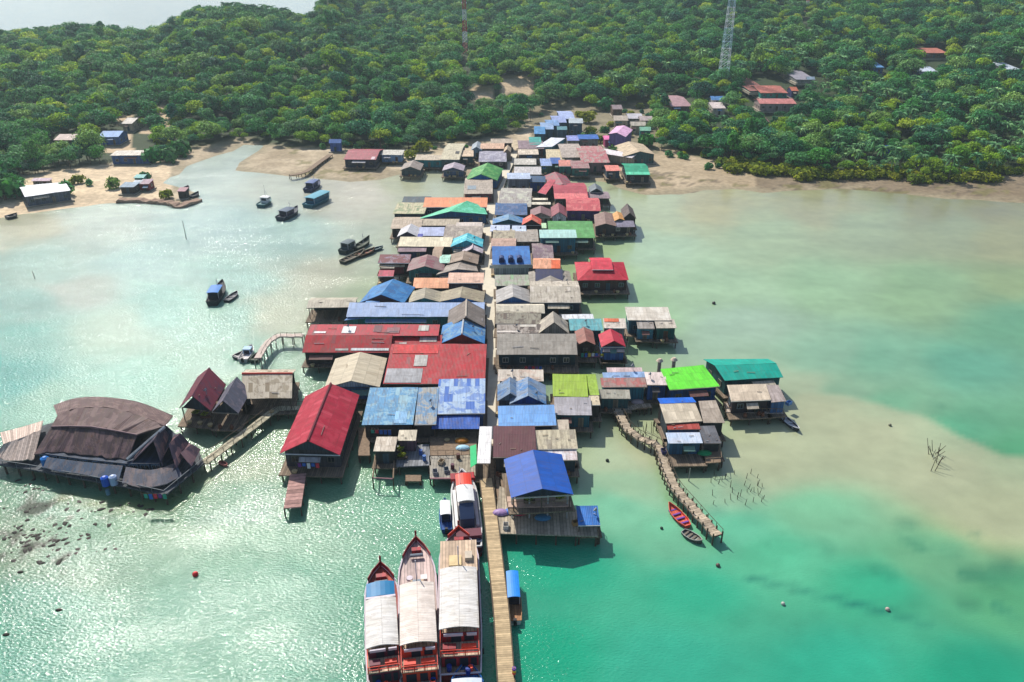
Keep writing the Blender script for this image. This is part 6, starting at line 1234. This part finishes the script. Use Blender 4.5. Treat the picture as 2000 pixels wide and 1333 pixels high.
# ================================================================ small things
def buoy(px, py, r, c, lb):
    p = P(px, py, 0); g = MB(); g.ball((0, 0, r * .5), r, r, r, 12, 8, 0, -.9); o = g.build('buoy', paint(c, .4, .08, 1, 'buoy_plastic'), None, True, (p.x, p.y, 0)); tag(o, lb, 'buoy')
buoy(382, 1124, .42, C(225, 45, 50), 'bright red round buoy alone in the glittering water'); buoy(1733, 1192, .3, C(190, 170, 160), 'pale float on the dark submerged line at lower right')
buoy(1529, 1181, .28, C(190, 190, 180), 'pale float left of the dark submerged line'); buoy(1394, 594, .45, C(70, 60, 60), 'dark float in the open right bay'); buoy(1186, 901, .32, C(60, 70, 60), 'dark float off the beige house on the right')
buoy(1402, 1106, .32, C(110, 90, 84), 'brownish float below the winding boardwalk'); buoy(1292, 1033, .25, C(60, 80, 70), 'dark float left of the grey canoe'); buoy(1738, 832, .3, C(120, 120, 100), 'tiny float on the sand bar')
# leaning sticks of a broken fish trap
rg = random.Random(11)
def sticks(cx, cy, n, sx, sy, h, label, grp, c=PILE, lean=.3):
    for i in range(n):
        p = P(cx + rg.uniform(-sx, sx), cy + rg.uniform(-sy, sy), 0); hh = h * rg.uniform(.5, 1); g = MB(); g.bar((0, 0, -.6), (rg.uniform(-lean, lean) * hh, rg.uniform(-lean, lean) * hh, hh), .07, 5, 0, .04)
        o = g.build('stick', c, None, False, (p.x, p.y, 0)); tag(o, label, 'stick', grp)
sticks(1830, 902, 16, 14, 20, 2.6, 'crooked stick in the tangle standing alone on the sand bar', 'sticks on the sand bar', lean=.8)
sticks(1440, 955, 34, 52, 32, 1.4, 'thin stake in the field of stakes beside the winding boardwalk', 'stakes beside the winding boardwalk')
sticks(1275, 845, 10, 26, 6, 2.6, 'leaning pole along the upper bend of the winding boardwalk', 'poles along the upper boardwalk')
sticks(1365, 462, 2, 2, 3, 5, 'tall bare pole in the left open bay', 'tall bare poles', lean=.02) if 0 else None
for (a, b_, h, lb) in [(364, 468, 6.0, 'tall pale pole standing in the upper left bay'), (68, 545, 2.2, 'short pole at the far left of the bay'), (300, 362, 5, 'pole behind the beach shacks'), (1345, 940, 2.6, 'tallest stake right of the winding boardwalk'), (1225, 690, 3.0, 'pole beside the crimson hut deck'), (1508, 330, 1.6, 'lone stake on the right flat')]:
    p = P(a, b_, 0); g = MB(); g.bar((0, 0, -1), (0, 0, h), .12, 6, 0, .07); o = g.build('pole', paint(C(150, 150, 140), .8, .2, 1, 'pole_wood'), None, False, (p.x, p.y, 0)); tag(o, lb, 'pole')
# reef rocks lower left
for i in range(130):
    if i < 84: a, b_ = rg.gauss(85, 62), rg.gauss(1052, 22); lb, gp = 'dark wet rock breaking the surface in the lower left reef', 'rocks of the lower left reef'
    elif i < 112: a = rg.uniform(130, 300); b_ = 985 + (a - 130) * .04 + rg.uniform(-8, 14); lb, gp = 'small rock in the row below the dark roofed restaurant', 'rocks below the dark roofed restaurant'
    else: a, b_ = rg.uniform(5, 100), rg.uniform(935, 1000); lb, gp = 'rock beside the thatched wing of the restaurant', 'rocks beside the thatched wing'
    p = P(a, b_, 0); r_ = rg.uniform(.12, .42); g = MB(); g.ball((0, 0, -.05), r_ * rg.uniform(1, 1.8), r_, r_ * rg.uniform(.3, .6), 7, 4, 0, -.5)
    for k, v in enumerate(g.v): g.v[k] = (v[0] * (1 + .25 * sin(v[1] * 9 + i)), v[1] * (1 + .25 * sin(v[0] * 7 + i)), v[2])
    o = g.build('rock', paint(C(58, 54, 48), .8, .4, 4, 'reef_rock'), None, False, (p.x, p.y, 0)); o.rotation_euler.z = rg.random() * 6; tag(o, lb, 'rock', gp)
for (a, b_, lb) in [(115, 1192, 'lone dark rock in the glitter at lower left'), (12, 1240, 'rock at the lower left picture edge'), (40, 1118, 'brown rock below the reef')]:
    p = P(a, b_, 0); g = MB(); g.ball((0, 0, -.05), .5, .3, .25, 8, 5, 0, -.5); o = g.build('rock', paint(C(58, 54, 48), .8, .4, 4, 'reef_rock'), None, False, (p.x, p.y, 0)); tag(o, lb, 'rock')
# planters, crates, barrels and tubs on the decks
def tub(px, py, z, kind, c, label):
    p = P(px, py, z)
    if kind == 'plant':
        e = empty('potted_plants', (p.x, p.y, z), 0, label, 'plants'); g = MB(); g.box(-.9, .9, -.3, .3, 0, .4); g.build('planter', paint(c, .7, .2, 1, 'planter'), e); share('foliage', BUSH[1], e, (0, 0, .5), (.38, .2, .28))
    elif kind == 'barrel': g = MB(); g.bar((0, 0, 0), (0, 0, .95), .33, 12); g.bar((0, 0, .45), (0, 0, .5), .36, 12); o = g.build('barrel', paint(c, .4, .1, 1, 'barrel_plastic'), None, False, (p.x, p.y, z)); tag(o, label, 'barrel')
    elif kind == 'crate':
        g = MB(); g.box(-.6, .6, -.4, .4, 0, .08); 
        for s in (-.56, .52): g.box(s, s + .04, -.4, .4, .0801, .6)
        for s in (-.4, .36): g.box(-.5, .5, s, s + .04, .0801, .6)
        o = g.build('crate', paint(c, .6, .2, 1, 'crate_plastic'), None, False, (p.x, p.y, z)); o.rotation_euler.z = px; tag(o, label, 'crate')
    elif kind == 'tarp':
        g = MB(); g.ball((0, 0, 0), 1.3, .8, .55, 10, 5, 0, 0.0); o = g.build('tarpaulin', paint(c, .5, .2, 2, 'tarpaulin'), None, False, (p.x, p.y, z)); tag(o, label, 'tarpaulin')
for it in [(1146, 697, 1.65, 'plant', C(150, 90, 60), 'row of flower pots on the deck of the rust brown hut'), (1162, 697, 1.65, 'plant', C(200, 120, 170), 'pink planter with flowers right of the flower pots'), (1180, 700, 1.65, 'plant', C(90, 110, 150), 'green plants before the crimson hut'),
           (783, 884, 1.85, 'plant', C(80, 70, 60), 'upper yellow green bush in a box on the left decks'), (786, 896, 1.85, 'plant', C(80, 70, 60), 'lower yellow green bush in a box on the left decks'), (1335, 884, 1.65, 'plant', C(90, 80, 60), 'yellow green plants on the deck below the white and blue roof'),
           (1096, 978, 4.8, 'plant', C(190, 170, 150), 'potted bush on the right of the upper balcony'), (1034, 981, 4.8, 'plant', C(120, 100, 80), 'potted plant in the middle of the upper balcony'), (385, 812, 1.85, 'plant', C(90, 70, 60), 'flower tub on the deck of the maroon pavilion'), (402, 816, 1.85, 'plant', C(120, 80, 60), 'yellow flower tub right of the first on the pavilion deck'),
           (1376, 886, 1.85, 'tarp', C(25, 150, 90), 'green tarpaulin heap on the dark side deck'), (904, 876, 1.95, 'tarp', C(170, 215, 235), 'pale cyan sheet on the deck near the green awning'), (902, 862, 1.95, 'tarp', C(190, 120, 30), 'ochre covered heap under the royal blue lean-to'),
           (1000, 1000, 2.1, 'tarp', C(50, 120, 210), 'blue tarpaulin at the left of the lower restaurant deck'), (1014, 1002, 2.1, 'tarp', C(200, 50, 80), 'crimson cloth heap on the lower restaurant deck'), (1060, 1012, 2.1, 'tarp', C(60, 130, 170), 'teal blue cover in the middle of the lower restaurant deck'),
           (1470, 793, 1.75, 'tarp', C(190, 45, 40), 'red cloth on the front deck of the outer beige house'), (988, 1030, 2.05, 'crate', C(220, 215, 205), 'white crate at the left of the lower restaurant deck'), (1125, 1024, 2.05, 'crate', C(190, 150, 100), 'tan crate near the small azure roof'), (822, 888, 1.85, 'barrel', C(40, 90, 170), 'left blue barrel on the blue grey plank deck'),
           (829, 899, 1.85, 'barrel', C(60, 110, 180), 'right blue barrel on the blue grey plank deck'), (884, 916, 1.85, 'barrel', C(90, 40, 60), 'maroon drum on the grey loading deck'), (895, 896, 1.85, 'barrel', C(90, 50, 40), 'rust drum beside the green awning'), (862, 905, 1.85, 'crate', C(200, 180, 150), 'tan crate in the middle of the loading deck'),
           (850, 925, 1.85, 'crate', C(150, 150, 155), 'grey crate at the front of the loading deck'), (872, 921, 1.85, 'crate', C(120, 130, 140), 'blue grey crate beside the maroon drum'), (984, 704, 1.55, 'crate', C(120, 150, 120), 'green crate at the left under the long grey roof'), (1022, 708, 1.55, 'barrel', C(210, 200, 40), 'yellow drum under the long grey roof'),
           (1040, 700, 1.55, 'crate', C(120, 130, 170), 'lilac grey crate under the long grey roof'), (1130, 688, 1.7, 'tarp', C(35, 50, 150), 'ultramarine sheet hung at the right end of the long grey roof'), (212, 966, .3, 'barrel', C(110, 150, 170), 'pale float drum under the dark roofed restaurant'), (1540, 790, 1.7, 'crate', C(90, 140, 200), 'blue crate by the corner of the outer deck'),
           (978, 1002, 2.1, 'tarp', C(170, 140, 190), 'lilac parasol cloth beside the gangways'), (1196, 790, 1.65, 'crate', C(150, 110, 100), 'brown crate on the cluttered low deck'), (1245, 786, 1.65, 'tarp', C(190, 170, 170), 'pale cloth heap on the cluttered low deck'), (1296, 884, 1.7, 'crate', C(60, 60, 110), 'navy box on the winding boardwalk')]: tub(*it)
for (a, b_, lb) in [(1288, 712, 'left mushroom shaped chimney behind the lime roof'), (1316, 710, 'right mushroom shaped chimney behind the lime roof')]:
    p = P(a, b_, 4.6); e = empty('chimney', (p.x, p.y, 0), 0, lb, 'chimney'); g = MB(); g.bar((0, 0, -1), (0, 0, 5.4), .38, 10); g.build('shaft', paint(C(150, 135, 125), .8, .2, 1, 'shaft'), e); g = MB(); g.bar((0, 0, 5.4), (0, 0, 5.9), .75, 12, 0, .3); g.build('cap', paint(C(205, 185, 165), .8, .2, 1, 'cap'), e)
# ribbons on the near pier post
p = P(1004, 1318, 2.2); e = empty('ribbon_post', (p.x, p.y, 0), 0, 'pier post wrapped in red, yellow and purple ribbons', 'post'); g = MB(); g.bar((0, 0, -1), (0, 0, 3.4), .12, 8); g.build('post', WOOD, e)
for k, c in enumerate([C(220, 50, 60), C(240, 200, 40), C(120, 60, 170)]): g = MB(); g.bar((0, 0, 2.4 + .32 * k), (0, 0, 2.7 + .32 * k), .24, 10); g.build('ribbon', paint(c, .6, .1, 1, 'ribbon_cloth'), e)

g = MB(); g.bar((0, 0, 0), (0, 0, .28), .2, 8, 0, .34); g.bar((0, 0, .28), (0, 0, .62), .34, 8, 0, .2); g.bar((0, 0, .62), (0, 0, .7), .24, 8); _o = g.build('water_jar', paint(C(120, 74, 52), .5, .25, 2, 'glazed_clay')); JAR = _o.data; bpy.data.objects.remove(_o)
g = MB(); g.bar((0, 0, 0), (0, 0, .4), .26, 10, 0, .38); g.bar((0, 0, .4), (0, 0, .45), .41, 10, 0, .41); _o = g.build('basket', paint(C(200, 176, 130), .8, .3, 6, 'wicker')); BSK = _o.data; bpy.data.objects.remove(_o)
for (x, y, z, r_) in POR:
    if r_ < .5: o = bpy.data.objects.new('water_jar', JAR); tag(o, 'brown clay water jar standing on a house porch of the stilt village', 'jar', 'clay jars on the house porches')
    else: o = bpy.data.objects.new('basket', BSK); tag(o, 'round wicker basket standing on a house porch of the stilt village', 'basket', 'baskets on the house porches')
    col.objects.link(o); o.location = (x, y, z); o.scale = (1.2,) * 3
# washing hung out to dry
for (a, b_, c_, lb) in [(742, 840, 4.2, 'washing line beside the beige shack on tall stilts'), (1150, 690, 3.2, 'washing line in front of the rust brown hut'), (1340, 872, 3.0, 'washing line above the green plant deck'), (1450, 792, 3.0, 'washing line on the outer beige house deck'), (1040, 716, 3.0, 'washing line below the long grey roof'), (600, 905, 3.4, 'washing line on the porch of the red boathouse'), (1090, 600, 3.2, 'washing line before the dark blue windowed wall'), (300, 965, 3.4, 'washing line on the front deck of the dark roofed restaurant')]:
    p = P(a, b_, c_); e = empty('washing_line', (p.x, p.y, 0), 0, lb, 'washing line'); g = MB(); g.bar((-2, 0, 1.8), (-2, 0, c_ + .1), .04, 4); g.bar((2, 0, 1.8), (2, 0, c_ + .1), .04, 4); g.bar((-2, 0, c_), (2, 0, c_), .02, 3); g.build('line', PILE, e)
    for k in range(5): x = -1.6 + .75 * k; g = MB(); h_ = rg.uniform(.6, 1.1); g.prism([(x, -.02), (x + .55, -.02), (x + .55, .02), (x, .02)], c_ - h_, c_ - .02); g.build('cloth', paint(rg.choice([C(220, 60, 80), C(240, 240, 240), C(60, 110, 200), C(240, 200, 80), C(120, 60, 140), C(60, 160, 140)]), .8, .1, 1, 'cloth'), e)
# ================================================================ the air
HAZE = 0.00015
g = MB(); g.box(-9500, 9500, -400, 9500, -8, 130); m, t, b = nmat('haze'); t.nodes.remove(b)
v = N(t, 'ShaderNodeVolumePrincipled'); v.inputs['Color'].default_value = (.74, .93, 1, 1); v.inputs['Density'].default_value = HAZE; v.inputs['Anisotropy'].default_value = .3
L(t, v.outputs[0], t.nodes['Material Output'].inputs['Volume']); o = g.build('haze', m); tag(o, kind='stuff')
